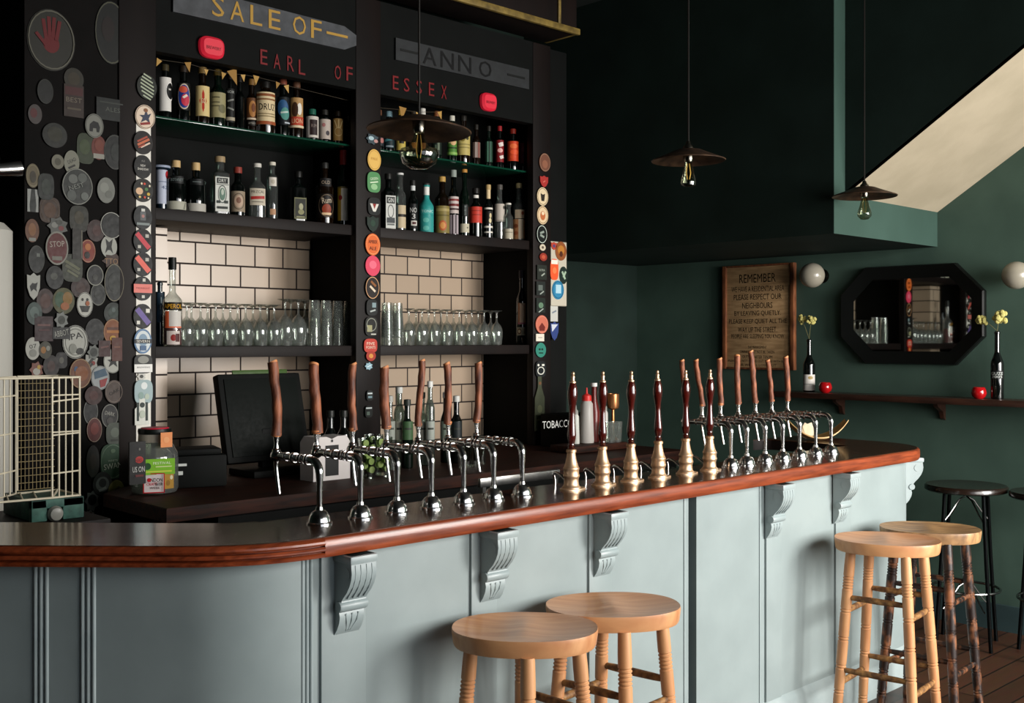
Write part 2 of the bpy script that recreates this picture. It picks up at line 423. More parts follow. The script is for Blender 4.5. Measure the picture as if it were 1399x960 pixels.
b = B(); b.sweep(LEFT, nl, [(-TW-.002, ZT-.001), (-TW-.002, ZT+.0015), (-.012, ZT+.0015), (-.012, ZT-.001)], MAHTOP)
b.sweep(RIGHT, nr, [(-TW+.018, ZT-.001), (-TW+.018, ZT+.0015), (-.011, ZT+.0015), (-.011, ZT-.001)], MAHTOP); child('top_surface', b, bt)
# ---------------------------------------------------------------- bar front
YP = YE0+OV
def offset(path, nrm, d): return [Vector((p[0]+n[0]*d, p[1]+n[1]*d)) for p, n in zip(path, nrm)]
PL = offset(LEFT, nl, -OV); PR = offset(RIGHT[:-4], nr[:-4], -OV)
bf = thing('panelled_bar_counter', 'blue-grey painted panelled bar front under the mahogany top', 'bar front', (2.5, 2.5, 0))
def Xp(px): return onY(px, 700, YP).x
xg0, xg1 = Xp(941), Xp(952)
ZP = ZT-.05
PRa = [Vector((1.56, YP)), Vector((2.3, YP)), Vector((xg0, YP))]
PRb = [Vector((xg1, YP))]+[p for p in PR if p.x > xg1]
prof = [(-.05, .0), (0, .0), (0, ZP), (-.05, ZP)]
b = B(); b.sweep(PL, nl, prof, BLUE); child('panel', b, bf)
b = B(); b.sweep(PRa, [(0, -1)]*3, prof, BLUE); child('panel', b, bf)
nb = [(0, -1)]+[n for n, p in zip(nr, PR) if p.x > xg1]
b = B(); b.sweep(PRb, nb, prof, BLUE); child('panel', b, bf)
b = B(); b.box2((xg0-.02, YP+.045, 0), (xg1+.02, YP+.075, ZP), BLUED); b.box2((xg0+.018, YP+.02, 0), (xg0+.024, YP+.05, ZP), BLUED)
o = child('shadow_gap', b, bf); o['label'] = 'dark vertical gap between two bar front panels'
sk = [(0, 0), (.022, 0), (.022, .12), (.016, .128), (.016, .142), (.006, .160), (0, .168)]
for pth, n in ((PL, nl), (PRa, [(0, -1)]*3), (PRb, nb)):
    b = B(); b.sweep(pth, n, sk, BLUE2); child('skirting', b, bf)
# pilasters and vertical beads
for p0, p1 in ((437, 498), (642, 677), (803, 834), (1045, 1066), (1140, 1160)):
    x0, x1 = Xp(p0), Xp(p1)
    b = B(); b.box2((x0, YP-.009, .168), (x1, YP+.01, ZP), BLUE, .003); child('pilaster', b, bf)
def bead(x, y, nx, ny, w=.014, gap=True):
    b = B(); t = Vector((-ny, nx))
    M = Matrix.Translation((x, y, 0)) @ Matrix(((t.x, -nx, 0, 0), (t.y, -ny, 0, 0), (0, 0, 1, 0), (0, 0, 0, 1)))
    for k in (-1, 0, 1):
        b.lathe([(0, .17), (w*.42, .17), (w*.42, ZP), (0, ZP)], BLUE2, 10, M @ Matrix.Translation((k*w, .001, 0)))
    child('bead_moulding', b, bf)
for i in range(len(PL)):
    pass
def onpath(px):
    best = None
    for p, n in zip(PL, nl):
        q = Vector((p.x, p.y, ZP-.1)); c = CX+F*((q.x*SX-q.y*CO)/dep(q))
        if best is None or abs(c-px) < best[0]: best = (abs(c-px), p, n)
    return best[1], best[2]
for px in (126, 58): 
    p, n = onpath(px); bead(p.x, p.y, n[0], n[1])
bead(1.545, YP, -.15, -.98, .012)
for px in (935, 1038): 
    b = B(); x = Xp(px); b.box2((x-.003, YP-.004, .168), (x+.003, YP+.01, ZP), BLUE2, .001); child('bead_moulding', b, bf)
# scroll corbels
def corbel(parent, x, y, rz, w=.078):
    H, D = .215, .078
    top = ZP-.002
    prof2 = []          # (outward, down) S curve
    pts = [(D, 0), (D+.002, .03), (D+.004, .045), (D+.001, .062), (D-.007, .080), (D-.020, .098), (D-.034, .112), (D-.042, .122), (D-.040, .128), (D-.036, .136), (D-.040, .146), (D-.048, .150), (D-.052, .153), (D-.049, .165), (D-.052, .180), (D-.062, .200), (D-.074, .2145), (0, .215), (0, 0)]
    poly = [(o, -d) for o, d in pts]
    b = B(); M = Matrix(((0, 0, 1, -w/2), (-1, 0, 0, 0), (0, 1, 0, 0), (0, 0, 0, 1)))
    b.prism(poly, w, BLUE2, M)
    b.box2((-w/2-.005, -D-.007, -.022), (w/2+.005, 0, 0), BLUE2, .007)
    b.lathe([(0, -w/2-.005), (.013, -w/2-.005), (.015, -w/2), (.015, w/2), (.013, w/2+.005), (0, w/2+.005)], BLUE2, 18, Matrix.Translation((0, -D+.050, -.137)) @ Matrix.Rotation(PI/2, 4, 'Y'))
    for s in (-1, 1):
        b.lathe([(0, -.002), (.017, -.002), (.014, .002), (0, .002)], BLUE2, 18, Matrix.Translation((s*w/2, -D+.022, -.048)) @ Matrix.Rotation(PI/2, 4, 'Y'))
    for k in (-.026, -.009, .009, .026):
        b.tube([(k, -D-.001, -.024), (k, -D-.003, -.045), (k, -D+.001, -.066), (k, -D+.012, -.088), (k, -D+.034, -.115)], .0024, BLUE2, 6)
    for k in (-.02, 0, .02):
        b.tube([(k, -.028, -.158), (k*.8, -.027, -.178), (k*.3, -.010, -.206)], .003, BLUE2, 6)
    o = obj('corbel', b, parent, (x-parent.location.x, y-parent.location.y, top-parent.location.z), rz)
    return o
for px in (474, 674, 829, 1064, 1156):
    x = onY(px, 720, YE0-.005).x
    corbel(bf, x+.039, YP-.006, 0)
a = PI/4
corbel(bf, 4.72+(RC-OV)*math.sin(a), YE0+RC-(RC-OV)*math.cos(a), a)
# back of the bar and the steel work shelf behind it
b = B(); b.box2((1.75, 2.60, .1), (4.6, 2.66, ZT-.06), DWOOD); child('rear_panel', b, bf)
ub = thing('under_bar_unit', 'dark steel work shelf behind the taps', 'work shelf', (3.1, 2.8, 0))
b = B(); b.box2((1.95, 2.67, .0), (4.6, 2.98, .88), BLACKP, .004); child('cabinet', b, ub)
b = B(); b.box2((1.95, 2.665, .88), (4.6, 2.99, .90), CHROMED, .004); child('worktop', b, ub)
p0 = onY(655, 658, 2.96); p1 = onY(764, 650, 2.96)
b = B(); b.box2((p0.x, 2.952, p0.z-.022), (p1.x, 2.968, p0.z+.012), STEEL, .004)
for x in (p0.x+.02, p1.x-.02): b.box2((x-.008, 2.953, .89), (x+.008, 2.967, p0.z), STEEL)
child('splash_rail', b, ub)
# ---------------------------------------------------------------- back bar: shelving between three posts
YPF, YS, YT = 4.35, 4.40, 4.83           # post face, shelf front edge, tile wall
Z1, Z2, Z3 = 1.545, 2.133, 2.53
def XY(px, Y=YPF): return onY(px, HY, Y).x
PX = [(XY(163), XY(214)), (XY(487), XY(521)), (XY(729), XY(753))]
# tiled wall panels behind the bays
XPL = XY(229, 4.60)
for i, (x0, x1) in enumerate(((PX[0][1], PX[1][0]), (PX[1][1], PX[2][0]))):
    b = B(); b.box2((x0-.1, YT, .985), (x1+.1, YB, Z2), TILE)
    if i == 0:
        b.box2((x0-.02, 4.60, .985), (XPL, YT, Z2-.06), TILE)
    struct('wall_tiles_%s' % ('left', 'right')[i], b)
bb = thing('back_bar_shelving', 'dark wooden back bar with three posts, two bays and a fascia above', 'shelving', (3.2, 4.4, 0.98))
for i, (x0, x1) in enumerate(PX):
    b = B(); b.box2((x0, YPF, .98), (x1, YPF+.05, 3.25), DWOOD, .006); child('post', b, bb)
    b = B(); b.box2(((x0+x1)/2-.015, YPF+.05, .98), ((x0+x1)/2+.015, YT, 3.25), BLACKP); child('partition', b, bb)
b = B(); b.box2((XY(186), YPF-.004, .99), (XY(206), YPF, 2.50), P('#e8e4da')); o = child('paper_strip', b, bb); o['label'] = 'white strip pasted on the left post'
GSH = P('#0d3a2a', .1, 0, .6)
for i, (x0, x1) in enumerate(((PX[0][1], PX[1][0]), (PX[1][1], PX[2][0]))):
    for z in (Z1, Z2):
        b = B(); b.box2((x0-.02, YS-.02, z-.05), (x1+.02, YT, z), DWOOD, .004); child('shelf', b, bb)
    b = B(); b.box2((x0-.01, YS+.01, Z3-.009), (x1+.01, YT-.02, Z3), GSH, .001); o = child('glass_shelf', b, bb); o['label'] = 'green-edged glass top shelf'
    b = B(); b.box2((x0-.05, YT-.03, Z2-.01), (x1+.05, YT-.005, 3.25), BLACKP); child('back_board', b, bb)
b = B(); b.box2((PX[0][0], YPF+.005, 2.79), (PX[2][1], YPF+.06, 3.25), BLACKP); child('fascia', b, bb)
b = B(); b.box2((PX[2][1], YPF+.045, .98), (XY(782), YPF+.09, 3.25), BLACKP); child('end_panel', b, bb)
# cornice with a worn gilt edge
GILT = noisy('worn_gilt', '#5a4a22', '#8a7438', 18, .5)
zc = onY(789, 47, 4.15).z; xc = onY(789, 47, 4.15).x
b = B(); b.box2((PX[0][0], 4.15, zc), (xc, 4.40, zc+.28), DWOOD, .01); b.box2((PX[0][0], 4.135, zc-.005), (xc+.012, 4.16, zc+.03), GILT, .006)
b.box2((xc-.01, 4.14, zc), (xc+.012, 4.4, zc+.03), GILT, .004); b.box2((xc-.16, 4.138, zc+.03), (xc-.14, 4.15, zc+.28), GILT, .004)
child('cornice', b, bb)
# lettering boards on the fascia
def fpt(px, py, Y=YPF): return onY(px, py, Y)
SLATE = noisy('slate_grey_band', '#33363a', '#45484c', 20, .6)
a = fpt(238, 10-18); c = fpt(486, 54)
b = B()
z0 = fpt(364, 26).z; 
poly = [(fpt(236, 0).x, z0-.062), (fpt(470, 0).x, z0-.062), (fpt(486, 0).x, z0-.03), (fpt(486, 0).x, z0+.02), (fpt(470, 0).x, z0+.05), (fpt(236, 0).x, z0+.062)]
M = Matrix.Translation((0, YPF+.004, 0)) @ Matrix.Rotation(PI/2, 4, 'X')
b.prism(poly, .012, SLATE, M)
GOLD = '#b08a3e'
sg = thing('sale_sign', 'dark grey lettered band with gold letters SALE OF high on the fascia', 'sign', (fpt(364, 26).x, YPF, z0))
child('band', b, sg)
for ch, px, py, w in (('S', 297, 9, 15), ('A', 323, 14, 17), ('L', 349, 18, 15), ('E', 374, 23, 15), ('O', 408, 30, 17), ('F', 431, 35, 14)):
    p = fpt(px, py); hw = w/2*dep(p)/F/.82; b = B()
    art(b, [('t', ch, 0, 0, 1, 1, GOLD)], hw, .043, plane_map(0)); o = obj('letter', b, sg); o.location = Vector((p.x, YPF-.010, z0+.002))-sg.location
b = B(); b.box2((fpt(445, 0).x, YPF-.0105, z0-.006), (fpt(474, 0).x, YPF-.0085, z0+.006), P(GOLD)); child('dash', b, sg)
zz = fpt(632, 85).z; zz = z0
sg2 = thing('faded_sign', 'faded dark grey lettered band on the right half of the fascia', 'sign', (fpt(632, 85).x, YPF, zz))
b = B(); DSL = noisy('faded_grey_band', '#131618', '#1c2022', 25, .7)
b.prism([(fpt(540, 0).x, zz-.055), (fpt(722, 0).x, zz-.055), (fpt(722, 0).x, zz+.055), (fpt(540, 0).x, zz+.055)], .012, DSL, M); child('band', b, sg2)
for ch, px in (('A', 586), ('N', 610), ('N', 634), ('O', 662)):
    p = fpt(px, 85); b = B(); art(b, [('t', ch, 0, 0, 1, 1, '#08090a')], .045, .043, plane_map(0)); o = obj('letter', b, sg2); o.location = Vector((p.x, YPF-.010, zz))-sg2.location
for q0, q1 in ((546, 571), (692, 716)):
    b = B(); b.box2((fpt(q0, 0).x, YPF-.0105, zz-.006), (fpt(q1, 0).x, YPF-.0085, zz+.006), P('#0d0f0e')); child('dash', b, sg2)
# red letters
zr = fpt(385, 85).z
rl = thing('red_lettering', 'thin red letters EARL OF ESSEX across the dark fascia', 'lettering', (fpt(480, 85).x, YPF, zr))
for ch, px, py in (('E', 361, 78), ('A', 379, 84), ('R', 397.5, 87), ('L', 413, 92), ('O', 462, 99), ('F', 478, 101), ('E', 541, 113), ('S', 556, 116), ('S', 573, 119), ('E', 590, 122), ('X', 607, 126)):
    p = fpt(px, py); b = B(); art(b, [('t', ch, 0, 0, 1, 1, '#721418')], .018, .034, plane_map(0)); o = obj('letter', b, rl); o.location = Vector((p.x, YPF-.0, p.z))-rl.location
# red illuminated badges
REDL = emis('lit_red_plastic', '#c81f34', .3)
for px, py, w, h, lb in ((288, 66, 29, 29, 'glowing red rounded badge on the fascia above the left bay'), (666, 140, 22, 24, 'smaller looking glowing red badge on the fascia above the right bay')):
    p = fpt(px, py, YPF); hw = w/2*dep(p)/F/.8; hh = h/2*dep(p)/F
    b = B(); b.prism([(x*(1-.06*(y<0)*abs(y)/hh), y) for x, y in outline('q', hw, hh, 40)], .03, REDL, Matrix.Rotation(PI/2, 4, 'X'), bev=.012)
    t = thing('lit_badge', lb, 'light', p, 0, 'red badges on the fascia'); obj('lens', b, t)
    b = B(); art(b, [('t', 'BREWERY', 0, -.1, .6, .15, '#23090c')], hw, hh, plane_map(-.0302)); obj('lettering', b, t)
# back counter
bc = thing('back_counter', 'dark wooden back counter under the shelving', 'counter', (3.0, 4.2, 0))
b = B(); b.box2((1.98, 3.64, 0), (4.70, YT, .93), BLACKP, .004); child('cabinet', b, bc)
b = B(); b.prism([(1.76, 3.60), (4.74, 3.60), (4.74, YT), (1.97, YT), (1.97, 4.32), (1.76, 4.13)], .05, BACKW, Matrix.Translation((0, 0, .93)), bev=.004); child('worktop', b, bc)
# ---------------------------------------------------------------- sticker-covered pier at the left
YPR = 4.36
xa, xb = onY(34, 400, YPR).x, onY(166, 400, YPR).x
struct('wall_pier', B().box2((xa, YPR, 0), (xb, YB, ZC), noisy('pier_dark_wood', '#080706', '#0e0b0a', 8, .7, spec=.1)), 'dark pier plastered with stickers and pump clips left of the shelving')
# ---------------------------------------------------------------- pump clips on the posts: (px, py, w, h, shape, base colour, art, label)
K, W_ = '#0b0c0c', '#e6e2d8'
G1 = 'pump clips down the left post'
def stripes(c, n=7, a=-25, w=.1): return [('r', 0, -.85+1.7*i/(n-1), .75*(1-abs(-.85+1.7*i/(n-1))**2*.6), w*.6, c, a) for i in range(n)]
def lines(c, ys, w=.6, h=.05): return [('r', 0, y, w*(1-abs(y)*.3), h, c) for y in ys]
bird = lambda c: [('p', [(-.6, .1), (-.1, .15), (.1, .6), (.25, .2), (.6, .35), (.35, -.1), (.5, -.5), (.05, -.25), (-.45, -.5), (-.25, -.1)], c)]
LEFTPOST = [
 (200.5, 119, 27, 34, 'o', '#20241f', stripes('#aab39a'), 'round clip with pale diagonal stripes at the top of the left post'),
 (198, 160, 27, 33, 'o', '#e3cdb6', [('o', 0, 0, .95, .95, .05, '#5a4634')]+bird('#3a3f52')+[('r', 0, -.55, .5, .1, '#8c2f2a', 12), ('d', .05, .55, .2, .16, '#8a5a3a')], 'cream round clip with a dark spread eagle'),
 (195.5, 195, 26, 32, 'o', '#17110f', [('r', -.1, .3, .6, .08, '#a5452f', 30), ('r', 0, .05, .7, .1, '#c56a48', 30), ('r', .2, -.2, .55, .07, '#e0c6b2', 30), ('r', -.2, -.3, .4, .06, '#a5452f', 30)], 'dark round clip with rust-red diagonal streaks'),
 (195, 228, 24, 32, 'o', K, [('t', 'NEW', 0, .1, .28, .09, W_), ('t', 'SHADOW', 0, -.2, .62, .1, W_), ('t', 'ALE', 0, .5, .2, .07, '#8d8d88')], 'black round clip lettered in white'),
 (195.5, 260, 27, 32, 'o', '#15150f', [('d', -.4, -.1, .36, .3, '#d9b28c'), ('d', .3, .1, .18, .14, '#4f7a4a'), ('d', .5, -.3, .16, .14, '#c9a63a'), ('d', .1, .55, .12, .1, '#c8452f'), ('d', -.2, .55, .1, .1, '#e2d7bb'), ('d', .6, .4, .1, .1, '#e2d7bb'), ('d', .1, -.6, .12, .1, '#c8452f'), ('d', -.4, -.6, .12, .1, '#d9c078'), ('d', .45, -.65, .09, .08, '#e2d7bb')], 'black round clip scattered with coloured dots'),
 (195, 297, 25, 33, 'o', '#1c1f20', [('r', 0, .1, .3, .35, '#5b5f60'), ('d', 0, .1, .16, .14, '#a97a74'), ('r', 0, .6, .2, .12, '#c9c9c2'), ('r', 0, -.55, .7, .1, '#7c8583')], 'black round clip with a grey window emblem'),
 (195, 329, 26, 33, 'o', K, [('r', 0, 0, .98, .2, '#c2404a', -48), ('r', .42, .42, .18, .14, '#b5b2a8'), ('r', -.4, -.5, .16, .13, '#b5b2a8')], 'black round clip with a crimson diagonal band'),
 (195, 361, 26, 33, 'o', K, [('r', 0, 0, .98, .22, '#e0685a', -48), ('r', .42, .4, .18, .14, '#b5b2a8'), ('r', -.45, -.45, .16, .13, '#b5b2a8')], 'black round clip with a salmon diagonal band'),
 (195, 394, 25, 33, 'o', K, [('r', 0, 0, 1.0, .36, '#dd7a70'), ('t', 'MIDNIGHT', 0, .02, .75, .07, '#8f3a38'), ('r', .1, .7, .16, .13, '#c9c6bb'), ('r', 0, -.68, .16, .12, '#c9c6bb')], 'black round clip with a level salmon band'),
 (195, 432, 26, 34, 'o', K, [('r', 0, 0, .98, .22, '#6a5a96', -50), ('r', .5, .45, .2, .16, '#d8d5ca'), ('r', -.5, -.5, .17, .14, '#d8d5ca')], 'black round clip with a purple diagonal band'),
 (195, 466, 24, 34, 'o', '#5d7da0', [('d', 0, 0, .85, .85, '#cfd6d8'), ('d', 0, .1, .5, .5, '#7d97ad'), ('r', 0, .0, 1.0, .17, '#20242a'), ('t', 'SEVERN', 0, 0, .75, .1, W_), ('r', 0, -.55, .35, .2, '#4a6688')], 'blue and white round clip with a dark banner'),
 (195.5, 497, 25, 26, 'q', '#2b2c2b', [('d', 0, .45, .6, .4, '#8a8a82'), ('r', 0, -.45, .98, .42, '#eceae4'), ('t', 'BREWING', 0, -.35, .7, .08, '#555')], 'dark clip over a white paper label'),
 (193, 514, 13, 12, 'x', '#c9c7bf', [('d', 0, 0, .4, .4, '#4c4c48')], 'tiny torn white sticker under the paper label'),
 (196, 535, 25, 33, 'q', '#9fb3b5', [('d', .05, .5, .35, .3, '#dfe4e2'), ('d', -.3, -.3, .3, .3, '#8aa39b'), ('d', .35, -.4, .25, .25, '#b5c2b0')], 'pale blue-grey lumpy clip'),
 (194, 562, 20, 36, 'b', '#d7d9cf', [('d', 0, .5, .35, .2, '#22302c'), ('r', -.6, 0, .15, .7, '#22302c'), ('r', .6, 0, .15, .7, '#22302c'), ('d', 0, -.2, .4, .3, '#b7c0b0')], 'white figure-shaped clip at the foot of the left post'),
]
G2 = 'pump clips down the middle post'
MIDPOST = [
 (508.5, 190, 18, 16, 'x', '#39484e', [('d', -.2, .1, .4, .35, '#a8c0c6'), ('d', .5, -.3, .3, .3, '#b98a84')], 'small blue-grey scrap at the top of the middle post'),
 (511, 218.5, 18, 29, 'o', '#e0b45c', [('o', 0, 0, .9, .9, .06, '#b98a3a'), ('t', 'PALE', 0, .1, .5, .12, '#c09040')], 'yellow oval clip on the middle post'),
 (510.5, 249, 18, 28, 'q', '#4f8a55', [('t', 'GREEN', 0, .35, .6, .13, '#cfe0c0', 10), ('r', 0, 0, .6, .06, '#cfe0c0', 10), ('d', 0, -.45, .5, .3, '#93bf8c')], 'green rounded clip on the middle post'),
 (511, 282, 17, 24, 'q', '#101413', [('p', [(-.7, .3), (.7, .3), (.2, -.6), (-.2, -.6)], '#d9d6cc'), ('p', [(-.3, .3), (.3, .3), (0, -.3)], '#8a2a24')], 'black clip with a white and red wedge'),
 (509, 306, 16, 22, 's', '#12251c', [('d', 0, .1, .4, .4, '#1f3b2b')], 'near-black green shield clip'),
 (509, 334, 20, 30, 'o', '#d9662a', [('o', 0, 0, .9, .9, .06, '#f0a060'), ('t', 'AMBER', 0, .25, .6, .16, '#5a1f0c'), ('t', 'ALE', 0, -.35, .5, .16, '#5a1f0c')], 'orange oval clip on the middle post'),
 (509, 363, 20, 28, 'o', '#d8405c', [('d', 0, .1, .5, .4, '#e66a80')], 'pink-red oval clip on the middle post'),
 (508.5, 393, 19, 31, 'o', '#1c100b', [('o', 0, 0, .97, .97, .07, '#d3a070'), ('r', 0, -.1, .5, .1, '#d9c8b0', -40), ('r', .1, .35, .45, .1, '#8a5426', -40)], 'dark oval clip with an orange rim on the middle post'),
 (508, 420, 15, 22, 'q', '#0f1211', [('r', .35, .3, .35, .3, '#7f9498'), ('r', .1, -.4, .5, .1, '#a9b0ac', 15)], 'black clip with a blue-grey square'),
 (507, 446, 17, 26, 'q', '#14140f', [('r', -.3, -.2, .4, .35, '#9a976f'), ('o', 0, .2, .8, .7, .12, '#8f9184'), ('r', .3, -.8, .4, .06, '#c9c9bd')], 'black clip with a cream patch on the middle post'),
 (506, 472, 18, 19, 'q', '#b83a2c', [('t', 'FIVE', 0, .3, .6, .2, '#e8d3bd'), ('t', 'POINTS', 0, -.25, .7, .2, '#e8d3bd')], 'red squarish lettered clip on the middle post'),
 (506.5, 486, 13, 14, 'o', '#a0301f', [('d', 0, 0, .45, .45, '#d08a3c')], 'small red round clip with an orange centre'),
 (503.5, 500, 11, 11, 'x', '#8fb0bc', [('r', 0, 0, .5, .1, '#d9e6ea', 20)], 'small pale blue scrap on the middle post'),
 (505, 540, 9, 14, 'q', '#151918', [('r', 0, .4, .7, .15, '#cfd8d8'), ('r', 0, -.3, .6, .2, '#7d98a0')], 'small black clip with pale bars low on the middle post'),
 (503.5, 562, 10, 16, 'q', '#161a18', [('r', 0, .6, .8, .12, '#d5dddd'), ('r', -.2, -.3, .4, .3, '#5d6d62')], 'small dark clip with one white bar at the foot of the middle post'),
]
G3 = 'pump clips down the right post'
RIGHTPOST = [
 (744, 222, 15, 25, 'o', '#6e4636', [('d', 0, -.2, .5, .45, '#8a5a44'), ('o', 0, 0, .95, .95, .06, '#9a7a62')], 'brown oval clip at the top of the right post'),
 (743, 248, 11, 16, 's', '#a5302c', [('r', 0, 0, .3, .1, '#cf6a5c', 30)], 'small red shield clip on the right post'),
 (741, 268.5, 15, 25, 'o', '#dcc7a2', [('o', 0, 0, .9, .9, .06, '#5a4630'), ('p', [(-.4, .3), (.4, .3), (.25, -.5), (-.25, -.5)], '#2c2620'), ('d', 0, .4, .3, .18, '#dcc7a2')], 'cream oval clip with a dark jug on the right post'),
 (741, 294, 15, 25, 'o', '#dcc19a', [('o', 0, 0, .9, .9, .06, '#6a4a2c'), ('d', 0, -.05, .45, .5, '#b9683c'), ('d', 0, .2, .25, .2, '#e6cda8')], 'cream oval clip with an orange figure on the right post'),
 (740, 320, 14, 25, 'o', '#101513', [('o', 0, 0, .97, .97, .08, '#c5cfc4'), ('r', 0, .2, .4, .12, '#8b968c', 20), ('r', 0, -.2, .4, .12, '#8b968c', -20)], 'black oval clip with a white rim on the right post'),
 (741, 338, 8, 9, 'o', '#c9bda6', [('d', 0, 0, .4, .4, '#5f5246')], 'tiny cream round clip on the right post'),
 (742, 351, 10, 11, 'o', '#8d2f22', [('d', 0, 0, .5, .5, '#bb5238')], 'small rust-red round clip on the right post'),
 (740, 372, 13, 20, 'r', '#20251f', [('t', 'EXTRA', 0, .3, .6, .15, '#98a094'), ('r', .2, -.3, .4, .1, '#98a094', 30)], 'dark square clip with grey lettering on the right post'),
 (738.5, 394, 12, 19, 'r', '#1c211e', [('r', -.1, .1, .5, .4, '#59625c'), ('r', .2, -.6, .5, .1, '#8f978f', 30)], 'dark square clip with a grey patch on the right post'),
 (738.5, 417, 12, 20, 'r', '#1a211c', [('d', 0, 0, .55, .4, '#5d7a62'), ('r', 0, -.7, .6, .08, '#9aa39a', 30)], 'dark square clip with a green dot on the right post'),
 (740, 443, 17, 25, 'o', '#c26a54', [('p', [(-.5, -.3), (0, .2), (.5, -.3), (.4, -.7), (-.4, -.7)], '#6a2219'), ('o', 0, 0, .9, .9, .06, '#d98e78')], 'salmon-pink round clip on the right post'),
 (737.5, 461, 11, 10, 'r', '#dcd5c5', [('r', 0, 0, .5, .1, '#8f8a80')], 'small white label under the salmon clip'),
 (738.5, 478, 14, 20, 'o', '#2f7d6c', [('d', -.25, .1, .2, .15, '#0f2f28'), ('d', .25, .1, .2, .15, '#0f2f28'), ('r', 0, -.4, .4, .08, '#0f2f28')], 'teal round clip with a face on the right post'),
 (738.5, 504, 14, 22, 'q', '#14181a', [('o', 0, -.2, .7, .5, .25, '#c9c9be'), ('d', -.5, .5, .2, .15, '#d5d5ca'), ('r', .4, .5, .25, .12, '#d5d5ca')], 'black clip with a white grinning skull on the right post'),
 (737, 551, 13, 74, 'b', '#3d4231', [('d', 0, -.2, .5, .15, '#565a42'), ('r', 0, -.6, .6, .03, '#6a6b4c'), ('d', 0, .75, .3, .06, '#6b4a30')], 'long olive bottle-shaped board at the foot of the right post'),
]
def mid(shift, rows, Y, grp):
    for i, (px, py, w, h, sh, base, items, lb) in enumerate(rows):
        plate('pump_clip', lb, 'pump clip', px, py, w, h, sh, base, items, Y-.001*(i % 3)-.0045, .006, grp)
mid(0, LEFTPOST, YPF, G1); mid(0, MIDPOST, YPF, G2); mid(0, RIGHTPOST, YPF, G3)
# board of stickers beyond the right post
pb = onY(764, 374, YPF)
b = B(); hw = (onY(775, 374, YPF).x-onY(753.5, 374, YPF).x)/2; hh = 44*dep(pb)/F
b.prism(outline('r', hw, hh), .02, P('#bdb6a4'), Matrix.Rotation(PI/2, 4, 'X'), bev=.004)
pbo = tag(obj('sticker_board', b, loc=(pb.x, YPF+.02, pb.z)), 'white board stuck with bright stickers right of the right post', 'board')
for px, py, w, h, sh, c, it, lb in (
 (757, 336, 8, 11, 's', '#b3412f', [('d', 0, 0, .5, .4, '#5b3f66')], 'small red sticker at the top corner of the white board'),
 (766.5, 343, 15, 26, 'o', '#8a4d26', [('d', 0, .1, .6, .5, '#b5762e'), ('d', 0, -.3, .3, .3, '#4d2514')], 'brown round sticker at the top of the white board'),
 (757.5, 368, 11, 29, 'q', '#e2582c', [('r', 0, .7, .8, .2, '#e8e0d2'), ('d', 0, -.1, .5, .3, '#f07a48')], 'orange and white sticker on the white board'),
 (770, 376, 11, 24, 'o', '#14251f', [('r', 0, 0, .2, .5, '#9db39a', 30), ('r', .2, .1, .2, .4, '#9db39a', -30)], 'dark green round sticker on the white board'),
 (762.5, 396, 16, 26, 'o', '#2f7fa6', [('r', .05, .1, .45, .45, '#a8ccd9'), ('o', 0, 0, .9, .9, .08, '#1b5674')], 'blue round sticker on the white board')):
    plate('sticker', lb, 'sticker', px, py, w, h, sh, c, it, YPF-.0005, .003, 'stickers on the white board')
plate('sticker', 'torn white scrap below the white board', 'sticker', 757, 428, 10, 22, 'r', '#bdbdb6', [('r', 0, .2, .6, .1, '#77808a', 20)], YPF+.02, .004)
plate('sticker', 'blue wedge-shaped sticker below the white scrap', 'sticker', 757.5, 452, 11, 26, 's', '#2d3f78', [('p', [(-.8, .7), (.8, .7), (-.6, -.1)], '#c5cad4')], YPF+.018, .004)
